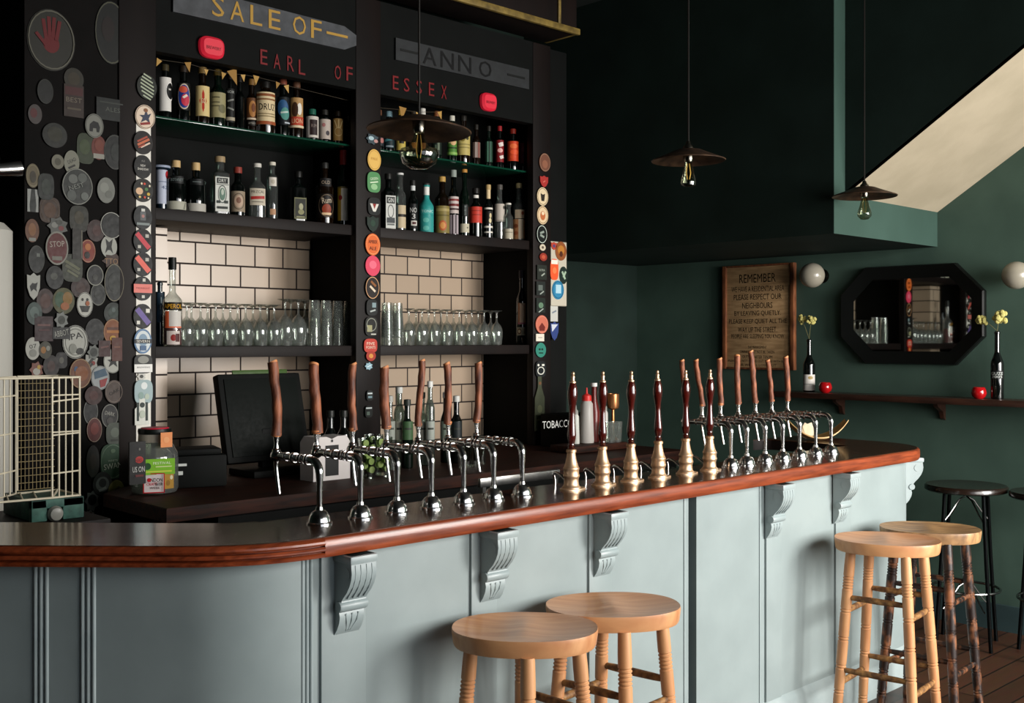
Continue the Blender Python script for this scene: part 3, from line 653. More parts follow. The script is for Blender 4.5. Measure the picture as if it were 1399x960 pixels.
# ---------------------------------------------------------------- stickers over the pier
hand = [('d', 0, -.12, .34, .3, '#6e1418')]+[('r', x, y, .075, .33, '#6e1418', a) for x, y, a in ((-.27, .32, 9), (-.09, .42, 3), (.09, .42, -3), (.27, .33, -9))]+[('r', -.42, -.02, .07, .25, '#6e1418', 42), ('o', 0, 0, .96, .96, .05, '#6b685a')]
PIER = [
 (70, 55, 66, 84, 'o', '#2a2a22', hand, 'large dark oval plaque with a red open hand high on the pier'),
 (152, 45, 44, 86, 'o', '#101311', [('o', 0, 0, .98, .98, .04, '#5a5a48'), ('d', -.2, .1, .4, .4, '#1f1512')], 'tall black oval board with a thin pale rim beside the hand plaque'),
 (101, 108, 27, 30, 'o', '#2c2a1e', [('d', 0, 0, .6, .6, '#3a3322')], 'dark olive oval clip under the hand plaque'),
 (101, 138, 27, 44, 'r', '#33241c', [('r', 0, .6, .9, .25, '#4c1f1f'), ('t', 'BEST', 0, .05, .8, .15, '#7d7262'), ('r', 0, -.5, .7, .06, '#5c5040')], 'brown rectangular clip lettered BEST'),
 (48, 156, 19, 27, 'o', '#4a4340', [('d', -.2, .1, .5, .5, '#5e2a2a')], 'small grey and dark red oval near the left edge of the pier'),
 (62, 125, 22, 34, 'o', '#161816', [('o', 0, 0, .97, .97, .05, '#35372f')], 'black oval left of the brown lettered clip'),
 (75, 185, 34, 34, 'o', '#191c14', [('d', 0, .1, .6, .6, '#2a2a1a')], 'dark olive round clip below the brown lettered clip'),
 (152, 150, 40, 30, 'r', '#161c19', [('t', 'ALES', .1, .0, .5, .2, '#5d6259'), ('r', 0, .6, .8, .06, '#3b403a')], 'dark green board lettered ALES'),
 (129, 172, 25, 33, 'o', '#8b8d82', [('o', 0, 0, .95, .95, .06, '#55584f'), ('p', [(-.55, -.5), (-.5, .1), (-.1, .4), (.4, .3), (.6, -.1), (.5, -.5), (.25, -.5), (.2, -.2), (-.15, -.2), (-.2, -.5)], '#171a18')], 'grey oval clip with a black elephant'),
 (117, 203, 24, 42, 'q', '#2f3b22', [('d', -.1, .1, .6, .5, '#42512f')], 'moss green rounded clip next to the red and white oval'),
 (135, 202, 20, 33, 'o', '#6e2d22', [('r', 0, -.7, .75, .2, '#a5a396'), ('d', 0, .2, .6, .5, '#7d3a28')], 'rust-red oval clip with a pale foot'),
 (157, 208, 30, 48, 'o', '#121614', [('o', 0, 0, .97, .97, .04, '#4a4c44'), ('d', .1, 0, .5, .5, '#1d2320')], 'tall black oval with a grey rim right of the rust-red clip'),
 (45, 240, 19, 33, 'o', '#6d6248', [('o', 0, 0, .9, .9, .08, '#8d8262'), ('d', 0, -.1, .45, .5, '#3e3727')], 'tan oval clip at the left edge of the pier'),
 (79, 221, 17, 20, 'o', '#7b7867', [('d', 0, 0, .5, .5, '#555343')], 'small beige round clip touching the tilted grey oval'),
 (98, 222, 21, 33, 'o', '#8d8d7c', [('t', 'DEAD', .0, .15, .6, .14, '#2c2d28', 30), ('r', 0, -.35, .5, .08, '#2c2d28', 30)], 'grey oval clip with slanted black lettering'),
 (63, 255, 22, 36, 'q', '#1d241f', [('d', 0, 0, .6, .6, '#2c352c')], 'dim green rounded clip right of the tan oval'),
 (106, 255, 42, 50, 'o', '#2f332f', [('o', .0, 0, .98, .98, .04, '#9c9d92'), ('d', -.3, .4, .3, .25, '#6d716b'), ('d', .3, .5, .3, .25, '#5c615b'), ('d', .45, -.5, .25, .22, '#70756f'), ('d', -.4, -.5, .3, .3, '#585d58'), ('t', 'NEST', -.1, 0, .5, .12, '#8f938b', 20)], 'large round grey clip crowded with flowers'),
 (145, 260, 24, 35, 'o', '#84867d', [('d', -.2, .2, .5, .4, '#989a90'), ('d', .3, -.3, .4, .3, '#75776f')], 'speckled light grey oval clip'),
 (45, 274, 15, 31, 'r', '#a8aaa6', [('p', [(-.3, 1), (.35, 1), (.6, -.4), (.5, -1), (-.5, -1), (-.6, -.4)], '#262b28')], 'narrow white card with a black bottle shape'),
 (68, 287, 28, 35, 'q', '#3e2a1c', [('d', 0, 0, .6, .6, '#54361f'), ('o', 0, 0, .9, .9, .05, '#5d4a34')], 'brown rounded square clip'),
 (108, 299, 26, 36, 'q', '#25261a', [('d', 0, .1, .5, .5, '#3b351f')], 'dark olive rounded clip below the flowered clip'),
 (131, 315, 24, 30, 'o', '#30150f', [('d', .1, 0, .5, .5, '#47201a')], 'dark maroon oval clip'),
 (153, 308, 30, 36, 'o', '#0f1312', [('o', -.04, 0, 1.0, 1.0, .05, '#c9c8bd'), ('d', -.06, .0, .9, .94, '#0f1312')], 'black round clip with a white edge'),
 (44, 315, 19, 32, 'o', '#6a4228', [('d', 0, .1, .55, .55, '#8a5a32'), ('r', 0, -.75, .5, .14, '#8d8d84')], 'orange-brown oval at the left edge of the pier'),
 (79, 309, 30, 27, 'x', '#5e605a', [('d', .3, -.2, .25, .25, '#7d3a3a'), ('d', -.3, .1, .3, .3, '#8b8d85'), ('d', .1, .4, .3, .25, '#44463f')], 'grey floral crest above the STOP clip'),
 (78, 339, 31, 46, 'o', '#8d8b80', [('d', 0, 0, .88, .9, '#5a1716'), ('t', 'STOP', 0, .25, .65, .17, '#b5aa9c', 6), ('r', 0, -.6, .45, .12, '#77756a')], 'red round clip lettered STOP with a pale rim'),
 (106, 333, 14, 42, 'r', '#24201a', [('r', .8, 0, .1, .9, '#6f6a58')], 'narrow dark board between the STOP clip and the orange clip'),
 (120, 343, 21, 32, 'o', '#8a2f1c', [('o', 0, 0, .96, .96, .06, '#b58a66'), ('d', 0, .35, .4, .3, '#c0702c'), ('d', -.1, -.35, .35, .3, '#1c1410')], 'orange-red oval clip with a dark figure'),
 (149, 337, 22, 31, 'o', '#b9bbb0', [('p', [(-.5, -.6), (-.3, 0), (-.45, .7), (0, .4), (.45, .7), (.3, 0), (.5, -.6), (.15, -.3), (-.15, -.3)], '#161917')], 'pale oval clip with a black cat shape'),
 (155, 357, 32, 22, 'x', '#3e2416', [('t', 'TTOY', 0, 0, .75, .35, '#a07a52')], 'ragged brown clip with tan letters'),
 (50, 354, 22, 38, 'o', '#141a17', [('o', .0, 0, .97, .97, .04, '#4a4e44'), ('r', .2, .3, .2, .12, '#6b7068')], 'black oval at the left edge above the white shield'),
 (99, 366, 28, 38, 'q', '#33372a', [('r', 0, .2, .8, .1, '#6a6c52', -30), ('r', 0, -.1, .8, .1, '#5a5d47', -30), ('r', 0, -.4, .6, .08, '#6a6c52', -30)], 'olive clip with slanting stripes'),
 (75, 379, 24, 32, 'o', '#131715', [('d', -.1, .1, .4, .3, '#4a4d45')], 'black clip under the STOP clip'),
 (130, 376, 23, 29, 'o', '#131614', [('o', 0, 0, .98, .98, .08, '#9a9b8e'), ('d', 0, -.2, .3, .3, '#3b3d37')], 'black oval with a white rim near the ragged brown clip'),
 (156, 386, 27, 52, 'o', '#1a1f1b', [('o', 0, 0, .98, .98, .04, '#8d8468'), ('d', 0, 0, .6, .5, '#232923')], 'tall dark oval with a tan rim at the right edge of the pier'),
 (46, 391, 18, 37, 's', '#b2b3a9', [('p', [(-.6, 0), (-.2, .25), (.2, .2), (.6, .3), (.4, -.15), (.5, -.4), (0, -.2), (-.4, -.4)], '#191c1a')], 'white shield clip with a black fox'),
 (62, 411, 24, 34, 'o', '#34201a', [('d', 0, 0, .6, .6, '#4b2a1e')], 'dark brown oval right of the white shield'),
 (87, 411, 30, 36, 'o', '#4a4a20', [('d', -.3, .1, .5, .6, '#2c5034'), ('d', .35, .2, .45, .5, '#8a6420'), ('d', .1, -.4, .4, .3, '#a05a24')], 'green and orange patchwork clip'),
 (110, 393, 26, 28, 'o', '#2c150f', [('d', 0, 0, .5, .5, '#3d2118')], 'dark red-brown round clip above the smiling clip'),
 (134, 402, 21, 31, 'o', '#151916', [('o', 0, 0, .97, .97, .06, '#74766a'), ('d', 0, 0, .5, .4, '#272b27')], 'black oval with a grey rim below the white-rimmed oval'),
 (116, 416, 22, 34, 'o', '#c3c3b8', [('o', 0, 0, .97, .97, .05, '#33352f'), ('d', -.3, .4, .14, .12, '#23251f'), ('d', .3, .4, .14, .12, '#23251f'), ('p', [(-.65, -.1), (.65, -.1), (.35, -.6), (-.35, -.6)], '#23251f'), ('d', .3, .1, .25, .2, '#b0643c')], 'white oval clip with a laughing face'),
 (47, 428, 21, 31, 'o', '#3f4f4a', [('d', 0, .1, .6, .5, '#5a6c66'), ('d', .2, -.2, .25, .2, '#27332f')], 'blue-grey oval below the white shield'),
 (60, 449, 25, 34, 'r', '#2d1014', [('r', 0, .3, .7, .08, '#6b4440'), ('r', 0, -.1, .6, .06, '#50292a')], 'dark crimson rectangular clip'),
 (84, 437, 20, 24, 'x', '#7a7d78', [('d', 0, 0, .5, .5, '#33382f')], 'torn grey sticker under the patchwork clip'),
 (84, 455, 24, 16, 'r', '#171a18', [('t', 'ABBOT', 0, 0, .85, .5, '#a9aaa0', 12)], 'black strip lettered in white left of the IPA clip'),
 (155, 428, 26, 30, 'o', '#15211b', [('d', 0, .1, .55, .5, '#273a30'), ('d', 0, .3, .2, .2, '#51605a')], 'dim green round clip above the orange clip'),
 (130, 453, 27, 36, 'o', '#0d0f0e', [('o', 0, 0, .97, .97, .04, '#3a3d38')], 'plain black round clip between the IPA and orange clips'),
 (154, 453, 25, 35, 'o', '#8a4a1c', [('o', 0, 0, .97, .97, .05, '#b58f5f'), ('r', 0, .25, .6, .1, '#5a2c12'), ('r', 0, 0, .7, .1, '#b8742c'), ('d', 0, -.5, .35, .2, '#c99a2a')], 'orange round clip at the right edge of the pier'),
 (103, 467, 35, 46, 'o', '#bdbeb3', [('o', 0, 0, .98, .98, .05, '#2b2d28'), ('o', 0, 0, .8, .8, .05, '#6a6c62'), ('t', 'IPA', .0, .35, .55, .18, '#1c1e1a', 10), ('d', -.2, -.4, .3, .3, '#8d8f84'), ('d', .35, -.55, .3, .2, '#2b2d28')], 'large white round clip lettered IPA'),
 (45, 476, 20, 31, 'o', '#babab0', [('t', '07', .0, .2, .5, .18, '#20221e', 10), ('d', 0, -.4, .5, .35, '#8f9087')], 'white oval clip with black figures at the left edge'),
 (62, 478, 18, 24, 'o', '#3b3a2a', [('d', -.3, 0, .4, .4, '#9a6a2c'), ('d', .4, .2, .3, .3, '#8b8d83')], 'small mixed clip right of the white oval with figures'),
 (128, 481, 18, 22, 'x', '#6c7069', [('d', 0, 0, .55, .55, '#2e322d')], 'ragged grey sticker right of the IPA clip'),
 (143, 476, 16, 22, 'r', '#3b1411', [('r', 0, .2, .7, .1, '#6a3a34', 10)], 'small maroon rectangular sticker'),
 (160, 477, 14, 32, 'r', '#5a2a1c', [('r', 0, .2, .6, .06, '#7d4a34')], 'red-brown strip under the orange clip'),
 (84, 492, 16, 22, 'q', '#171614', [('d', 0, 0, .4, .4, '#5c5a50')], 'dark small clip left below the IPA clip'),
 (154, 493, 25, 33, 'o', '#c5c6bb', [('o', 0, 0, .97, .97, .04, '#6c6e64')]+bird('#161816'), 'white round clip with a black swooping bird'),
 (124, 496, 22, 30, 'x', '#a9aba2', [('r', 0, .2, .6, .12, '#2b2d28', 50), ('d', .3, 0, .25, .2, '#8d2f2a'), ('r', -.1, -.3, .5, .1, '#2b2d28', 50)], 'torn white and red sticker beside the swooping bird'),
 (50, 505, 20, 24, 'x', '#7d4a3c', [('d', 0, -.2, .5, .4, '#b8b6aa'), ('d', .3, .3, .25, .25, '#c09a40')], 'red and white scrap behind the top of the wire rack'),
 (70, 500, 22, 30, 'o', '#1c1512', [('d', 0, 0, .5, .5, '#3b221c')], 'dark oval behind the top of the wire rack'),
 (110, 510, 30, 41, 'o', '#6e3d1e', [('o', 0, 0, .97, .97, .05, '#a58a60'), ('d', -.4, .3, .2, .18, '#3a567a'), ('d', .1, .0, .6, .5, '#8a4e22')], 'big orange-brown oval at the rack corner'),
 (137, 516, 25, 33, 'o', '#a9b0b0', [('o', 0, 0, .97, .97, .06, '#7d807a'), ('p', [(-.7, .5), (.5, .8), (.8, .2), (-.6, -.1)], '#3b5a70'), ('p', [(-.1, -.2), (.8, .0), (.5, -.7), (0, -.8)], '#9c2f30')], 'blue, red and white oval clip'),
 (156, 535, 25, 32, 'o', '#4f3f36', [('o', 0, 0, .9, .9, .06, '#7a685a'), ('t', 'OAK', 0, 0, .6, .15, '#1f1713', 25)], 'grey-brown round clip below the swooping bird'),
 (128, 540, 24, 26, 'o', '#361410', [('d', 0, 0, .5, .5, '#4c201a')], 'dark red round clip below the blue, red and white oval'),
 (124, 562, 20, 36, 'o', '#121514', [('o', 0, 0, .97, .97, .06, '#7d8078')], 'black oval with a thin grey rim above the red round clip'),
 (150, 568, 23, 33, 'o', '#191a19', [('o', 0, 0, .97, .97, .06, '#8d8d82'), ('t', 'DARK', 0, .2, .6, .15, '#b5b3a8', -15), ('d', 0, -.4, .4, .3, '#3a3632')], 'black round clip lettered DARK'),
 (166, 562, 9, 26, 'r', '#3e4a40', [('r', 0, 0, .5, .1, '#6d786c')], 'narrow grey-green card at the right edge of the pier'),
 (129, 587, 21, 34, 'o', '#5a1a16', [('o', 0, 0, .97, .97, .05, '#a89a84'), ('d', 0, .1, .55, .5, '#7a2c24')], 'deep red round clip beside the rack'),
 (157, 592, 24, 30, 'q', '#4d564a', [('d', 0, .1, .5, .45, '#6b7567'), ('r', 0, -.6, .5, .1, '#2f362e')], 'grey-green crest below the DARK clip'),
 (154, 630, 33, 48, 'q', '#1f4a2c', [('o', 0, 0, .96, .96, .04, '#6f8a70'), ('t', 'WHITE', 0, .05, .4, .06, '#9fb09a'), ('t', 'SWAN', 0, -.25, .75, .16, '#c5cdbb', 6), ('d', 0, .6, .2, .12, '#5d7a5c')], 'big green shield clip lettered SWAN'),
 (127, 630, 18, 44, 'o', '#15110e', [('d', 0, 0, .5, .5, '#2c2018')], 'dark brown oval between the rack and the green shield'),
 (140, 661, 26, 34, 'o', '#171a19', [('x', 0), ('d', 0, 0, .7, .6, '#6d7370'), ('d', 0, .1, .4, .35, '#23282a'), ('r', 0, -.4, .4, .1, '#a5aaa5', 20)][0:1]+[('d', 0, 0, .7, .6, '#6d7370'), ('d', 0, .1, .4, .35, '#23282a'), ('r', 0, -.4, .4, .1, '#a5aaa5', 20)], 'black round clip with a grey crest below the green shield'),
 (159, 672, 23, 34, 'o', '#76702a', [('r', 0, .2, .5, .1, '#3f3c18', 40), ('r', .1, -.2, .5, .1, '#a39a3e', 40), ('o', 0, 0, .96, .96, .05, '#9a9250')], 'yellow-olive round clip low on the pier'),
 (126, 684, 20, 30, 'x', '#8d918b', [('d', 0, .1, .6, .5, '#23282a')], 'white-edged sticker low on the pier beside the rack'),
 (123, 704, 13, 17, 'x', '#9a9c95', [('d', .1, .1, .45, .45, '#5e2a2c')], 'small white and red sticker lowest on the pier'),
]
for i, (px, py, w, h, sh, base, items, lb) in enumerate(PIER):
    dk = lambda c: '#'+''.join('%02x' % int(int(c[k:k+2], 16)*.8) for k in (1, 3, 5)) if len(c) == 7 else c     # print colours darkened evenly to stand in for dimmer light on the pier
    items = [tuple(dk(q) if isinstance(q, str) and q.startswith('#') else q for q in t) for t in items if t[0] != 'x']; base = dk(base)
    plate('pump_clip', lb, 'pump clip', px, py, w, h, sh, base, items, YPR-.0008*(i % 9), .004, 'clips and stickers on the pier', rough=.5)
# ---------------------------------------------------------------- beer taps: swan-neck fonts with branch handles
YTAP = 2.51
def tap_meshes():
    base = B(); base.lathe([(0, 0), (.036, 0), (.036, .004), (.031, .007), (.030, .014), (.027, .024), (.020, .033), (.011, .038), (.010, .046), (.0, .046)], CHROME, 28)
    neck = B()
    pts = [(0, 0, .04), (0, 0, .10), (0, 0, .135)]
    for i in range(1, 9):
        a = PI/2*i/8; pts.append((0, .035*(1-math.cos(a)), .135+.035*math.sin(a)))
    pts.append((0, .20, .17))
    rs = [.0075, .0085, .0105]+[.0115]*8+[.0105]
    neck.tube(pts, rs, CHROME, 14)
    My = Matrix.Rotation(-PI/2, 4, 'X')
    for y, r, w in ((.055, .016, .010), (.078, .0145, .007), (.093, .0145, .007), (.125, .0155, .012), (.165, .0135, .008)):
        neck.lathe([(0, -w/2), (r*.9, -w/2), (r, -w/4), (r, w/4), (r*.9, w/2), (0, w/2)], CHROME, 18, Matrix.Translation((0, y, .17)) @ My)
    body = B(); body.sphere((0, .22, .168), .017, CHROME, 16, sc=(1, 1.25, 1))
    body.lathe([(0, .178), (.012, .178), (.0125, .186), (.008, .19), (.0065, .205), (.0095, .222), (.0095, .23), (0, .23)], CHROME, 16, Matrix.Translation((0, .22, 0)))
    spout = B(); spout.tube([(0, .22, .16), (0, .222, .14), (0, .216, .11), (0, .205, .06)], [.0085, .0065, .0055, .0055], CHROME, 10)
    return base.mesh('tap_base'), neck.mesh('tap_neck'), body.mesh('tap_body'), spout.mesh('tap_spout')
TB = tap_meshes()
ordn = ['first', 'second', 'third', 'fourth', 'fifth', 'sixth', 'seventh', 'eighth', 'ninth', 'tenth', 'eleventh', 'twelfth', 'thirteenth', 'fourteenth']
LT = [(437, 714, 368.5, 608, 365, 507, 13.5), (493, 706, 423, 601, 420, 507, 14), (543, 699, 486, 597, 485.6, 507, 10.5), (590, 692, 518, 594, 513, 511, 13), (634, 685, 567, 591, 571, 502, 9.5), (675, 679, 599, 583, 597, 500, 10), (714, 674, 649, 583, 653, 503, 10)]
RT = [(999, 634, 939, 564, 934, 500, 7), (1021, 631, 961, 563, 953, 500, 7), (1046, 630, 986, 561, 984, 498, 7.5), (1070, 625, 1012, 562, 1009, 497, 8), (1093, 622, 1034, 561, 1027, 491, 7.5), (1115, 619, 1057, 560, 1051, 504, 6.5), (1136, 616, 1080, 557, 1077.5, 498, 7.5)]
def tap(i, d, side):
    bx, by, hx, hy, tx, ty, w = d
    p = onZ(bx, by, ZT); p.y = YTAP; p.x = onY(bx, by, YTAP).x; p.z = ZT+.001
    grp = 'beer taps with branch handles on the bar, %s bank' % side
    q = onY(hx, hy, YTAP+.22); q2 = onY(tx, ty, YTAP+.22)
    if side == 'left': note = ['handle nearest the front corner of the bar', 'straight thick handle before the white bottle carrier', 'slim handle in front of the middle post', 'thick pale-topped handle just right of the middle post', 'handle leaning right with a slanted top', 'slim upright handle before the tiles', 'knotty handle nearest the brass hand pumps'][i]
    else: note = ['dark handle hidden behind the fifth hand pump', 'handle peeping out behind the sixth hand pump', 'upright handle left of the wooden notice', 'handle under the left edge of the notice', 'tallest handle, leaning left before the notice', 'crooked handle under the right half of the notice', 'straight handle under the right edge of the notice'][i]
    t = thing('beer_tap', 'chrome swan-neck beer tap with bark %s' % note, 'beer tap', p, 0, grp)
    for nm, me in zip(('base', 'swan_neck', 'tap_body', 'spout'), TB):
        o = bpy.data.objects.new(nm, me); C.objects.link(o); o.parent = t
    z0 = .226; L = (hy-ty)*dep(q)/F; dx = q2.x-q.x; r = w/2*dep(q)/F
    rnd = random.Random(i*7+(side == 'left')*100)
    pts = []; rs = []; N = 9
    for k in range(N):
        f = k/(N-1)
        pts.append((dx*f+rnd.uniform(-.0015, .0015)+.004*math.sin(f*PI*1.5+i), .22+rnd.uniform(-.0015, .0015), z0+L*f))
        rs.append(r*(1+rnd.uniform(-.06, .06)+(.08 if k == 0 else 0)))
    b = B(); b.tube(pts, rs, BARK, 12)
    h = obj('handle', b, t)
    b = B(); sl = rnd.choice((-1, 1))*.35
    M = Matrix.Translation(pts[-1]) @ Matrix.Rotation(sl, 4, 'Y') @ Matrix.Rotation(-.25, 4, 'X')
    b.lathe([(0, -.004), (r*1.0, -.004), (r*.99, .003), (0, .004)], CUTW, 14, M)
    o = obj('cut_end', b, h); o['label'] = 'pale freshly cut wood'
    b = B(); b.lathe([(0, -.001), (r*.8, -.003), (r*1.06, .004), (r*1.02, .008)], CUTW, 14, Matrix.Translation((0, .22, z0)))
    o = obj('collar', b, h); o['label'] = 'pale bare wood'
for i, d in enumerate(LT): tap(i, d, 'left')
for i, d in enumerate(RT): tap(i, d, 'right')
# ---------------------------------------------------------------- brass hand pumps
def pump_meshes():
    br = B(); br.lathe([(0, .004), (.0335, .004), (.0335, .009), (.029, .013), (.0265, .02), (.0255, .034), (.027, .042), (.0295, .046), (.0295, .052), (.0275, .056), (.0268, .068), (.0285, .072), (.0285, .077), (.0262, .080), (.0215, .094), (.0178, .110), (.0155, .124), (.0148, .130), (.018, .132), (.018, .141), (.013, .143), (0, .143)], BRASS, 32)
    pl = B(); pl.prism([(.046*math.cos(a)+(0.018 if math.cos(a) > .0 else 0)*math.cos(a), .036*math.sin(a)) for a in [2*PI*i/32 for i in range(32)]], .005, BRASS, bev=.0015)
    wd = B(); wd.lathe([(0, .142), (.0105, .143), (.0125, .146), (.0105, .150), (.013, .154), (.0105, .159), (.0115, .166), (.0150, .180), (.0158, .195), (.0135, .215), (.0110, .240), (.0100, .262), (.0115, .288), (.0155, .312), (.0180, .332), (.0178, .346), (.0150, .362), (.0115, .374), (.0105, .378), (0, .378)], PUMPW, 28)
    fi = B(); fi.lathe([(0, .377), (.0115, .377), (.0115, .382), (.0075, .385), (.006, .392), (.0075, .398), (.0065, .402), (.0045, .405), (.006, .409), (.006, .413), (.003, .417), (0, .418)], BRASS, 20)
    sp = B(); pts = [(.012, .03, .02), (.02, .06, .035)]
    for k in range(7):
        a = PI*.5*k/6; pts.append((.02+.03*k/6, .06+.045*math.sin(a)+.005*k, .035+.012*math.sin(a*2)-.0*k))
    pts += [(.056, .135, .015), (.058, .138, -.03)]
    sp.tube(pts, .0055, CHROME, 10)
    return [x.mesh(n) for x, n in ((br, 'pump_base'), (pl, 'pump_plate'), (wd, 'pump_handle'), (fi, 'pump_finial'), (sp, 'pump_spout'))]
PM = pump_meshes()
notes = ['nearest the chrome taps on its left', 'second from the left chrome taps', 'third from the left, before the copper goblet', 'fourth from the left chrome taps', 'with a bark handle right behind it', 'nearest the right-hand bank of chrome taps']
for i, (bx, by, tx, ty) in enumerate(((781, 663, 777, 509), (823.5, 658, 817, 508.5), (862.5, 653, 856, 508), (900, 648, 890.5, 507), (937.5, 643, 930, 506.5), (970, 638, 964, 505.5))):
    p = onY(bx, by, 2.50); top = onY(tx, ty, 2.52)
    s = (top.z-ZT)/.415
    t = thing('beer_hand_pump', 'brass hand pump with dark red turned handle, '+notes[i], 'hand pump', (p.x, 2.50, ZT+.002), 0, 'brass hand pumps in the middle of the bar')
    lean = math.atan2(top.x-p.x+.006, .4)
    for nm, me in zip(('base', 'base_plate', 'handle', 'finial', 'spout'), PM):
        o = bpy.data.objects.new(nm, me); C.objects.link(o)
        if nm == 'finial':
            o.parent = h
        else: o.parent = t
        if nm == 'handle':
            h = o
            o.matrix_local = Matrix.Translation((0, 0, .142*s)) @ Matrix.Rotation(lean, 4, 'Y') @ Matrix.Translation((0, 0, -.142*s)) @ Matrix.Scale(s, 4)
        elif nm != 'finial': o.scale = (s, s, s)
# ---------------------------------------------------------------- pendant lamps over the bar
for i, (dx, dy, wpx, bpx, bt, bb_, shape, lb, hb) in enumerate(((573, 176, 141, 570, 186, 238, 'globe', 'shallow rusty pendant lamp with round clear bulb before the middle post', 160), (941, 217, 99, 940, 222, 258, 'cone', 'shallow rusty pendant lamp with clear bulb hanging over the hand pumps', 193), (1181.5, 266, 85, 1174, 272, 304, 'pear', 'dark shallow pendant lamp with clear bulb under the staircase corner', 247))):
    p = onY(dx, dy, 2.60); d = dep(p); R = wpx/2*d/F
    t = thing('pendant_lamp', lb, 'lamp', p, 0, 'pendant lamps over the bar')
    tilt = Matrix.Rotation(math.radians((2.5, -.5, .5)[i]), 4, 'Y')
    b = B(); b.lathe([(.022, .040), (.05, .034), (R*.6, .018), (R, -.004), (R+.003, -.006), (R+.001, -.009), (R*.6, .012), (.05, .028), (.02, .034)], RUST, 48, tilt); obj('shade', b, t)
    zt = onY(dx, hb, 2.60).z-p.z
    b = B(); b.lathe([(0, zt), (.008, zt), (.012, zt-.012), (.02, zt-.02), (.021, .04), (.02, .0), (.016, -.012), (0, -.012)], P('#8a8478', .2, 1.0), 18); obj('lamp_holder', b, t)
    b = B(); b.tube([(0, 0, zt-.002), (0, 0, ZC-p.z)], .0035, P('#15130f'), 6); obj('cord', b, t)
    h = (bb_-bt)*d/F; z0 = -.008
    if shape == 'globe': pr = [(.014, z0), (.018, z0-.02), (.032, z0-.05), (.056, z0-h+.062*1.0), (.060, z0-h+.045), (.050, z0-h+.018), (.028, z0-h+.004), (0, z0-h)]
    elif shape == 'cone': pr = [(.013, z0), (.016, z0-.02), (.024, z0-.05), (.030, z0-h+.022), (.028, z0-h+.008), (.014, z0-h+.001), (0, z0-h)]
    else: pr = [(.013, z0), (.016, z0-.02), (.022, z0-.045), (.033, z0-h+.035), (.032, z0-h+.018), (.018, z0-h+.003), (0, z0-h)]
    b = B(); b.lathe(pr, BULBG, 28); bl = obj('bulb', b, t)
    b = B()
    for k in range(4):
        a = PI*k/4*2; b.tube([(.006*math.cos(a), .006*math.sin(a), z0-.01), (.012*math.cos(a), .012*math.sin(a), z0-h*.45), (.006*math.cos(a), .006*math.sin(a), z0-h*.7)], .0007, P('#b08a50', .3, 1.0), 5)
    obj('filament', b, bl)
# ---------------------------------------------------------------- kitchen-style bar stools with saddle seats and turned legs
def seat_mesh(b, m, W=.40, D=.315, T=.046):
    n = 56; rings = (0, .2, .4, .6, .75, .87, .95, 1.0)
    def rad(a):
        c, s = math.cos(a), math.sin(a); e = 2.25
        return (abs(c/(W/2))**e+abs(s/(D/2))**e)**(-1/e)
    def top(x, y):
        u, v = x/(W/2), y/(D/2); q = u*u+v*v
        dish = -.013*max(0, 1-q**1.3)
        ridge = .007*math.exp(-(u/.22)**2)*max(0, 1-q)*1.3
        return dish+ridge
    vs = [(0, 0, top(0, 0))]; fs = []
    for r in rings[1:]:
        for i in range(n):
            a = 2*PI*i/n; R = rad(a)*r; x, y = R*math.cos(a), R*math.sin(a); vs.append((x, y, top(x, y)))
    extra = ((1.004, -.004), (1.004, -.012), (.985, -T+.006), (.97, -T), (.5, -T))
    for q, z in extra:
        for i in range(n):
            a = 2*PI*i/n; R = rad(a)*q; vs.append((R*math.cos(a), R*math.sin(a), z))
    vs.append((0, 0, -T)); L = len(rings)-1+len(extra)
    for i in range(n): fs.append([0, 1+i, 1+(i+1) % n])
    for l in range(L-1):
        for i in range(n):
            j = (i+1) % n; fs.append([1+l*n+i, 1+(l+1)*n+i, 1+(l+1)*n+j, 1+l*n+j])
    for i in range(n): fs.append([1+(L-1)*n+(i+1) % n, 1+(L-1)*n+i, len(vs)-1])
    b.add(vs, fs, m)
def leg_prof(L, r=.0205):
    pts = [(0, 0), (r*.72, 0), (r*.86, .03)]; g = []
    for c, k in ((.10, 2), (.19, 2), (.29, 2), (.40, 2), (.51, 2), (.615, 5)):
        g += [c+j*.0115 for j in range(-(k//2), k-(k//2))]
    for z in g:
        rr = r*(.88+.12*min(1, z/.35))
        pts += [(rr, z-.0042), (rr*.86, z-.0012), (rr*.86, z+.0012), (rr, z+.0042)]
    pts += [(r, L-.06), (r*.92, L), (0, L)]
    return pts
def between(a, c):
    a, c = Vector(a), Vector(c); d = c-a
    return Matrix.Translation(a) @ d.to_track_quat('Z', 'Y').to_matrix().to_4x4(), d.length
def stool(x, y, z, rz, label, seatm, legm, rungm, srz=0.0):
    t = thing('bar_stool', label, 'bar stool', (x, y, 0), rz, 'turned wooden stools along the bar')
    b = B(); seat_mesh(b, seatm); obj('seat', b, t, (0, 0, z), srz)
    tz = z-.044; st, sb = .108, .156
    tops = {}; bots = {}
    for i, (sx, sy) in enumerate(((-1, -1), (1, -1), (1, 1), (-1, 1))):
        tops[i] = Vector((sx*st, sy*st*.92, tz)); bots[i] = Vector((sx*sb, sy*sb*.92, 0.0))
        M, L = between(bots[i], tops[i]); b = B(); b.lathe(leg_prof(L), legm, 20, M)
        obj('leg', b, t)
    def at(i, zz): return bots[i].lerp(tops[i], zz/tz)
    for i in range(4):
        j = (i+1) % 4
        for zz in ((.555, .27) if i % 2 == 0 else (.50, .215)):
            M, L = between(at(i, zz), at(j, zz)); b = B()
            b.lathe([(0, 0), (.009, 0), (.0115, L*.2), (.0125, L*.5), (.0115, L*.8), (.009, L), (0, L)], rungm, 12, M); obj('rung', b, t)
    return t
SZ = .785
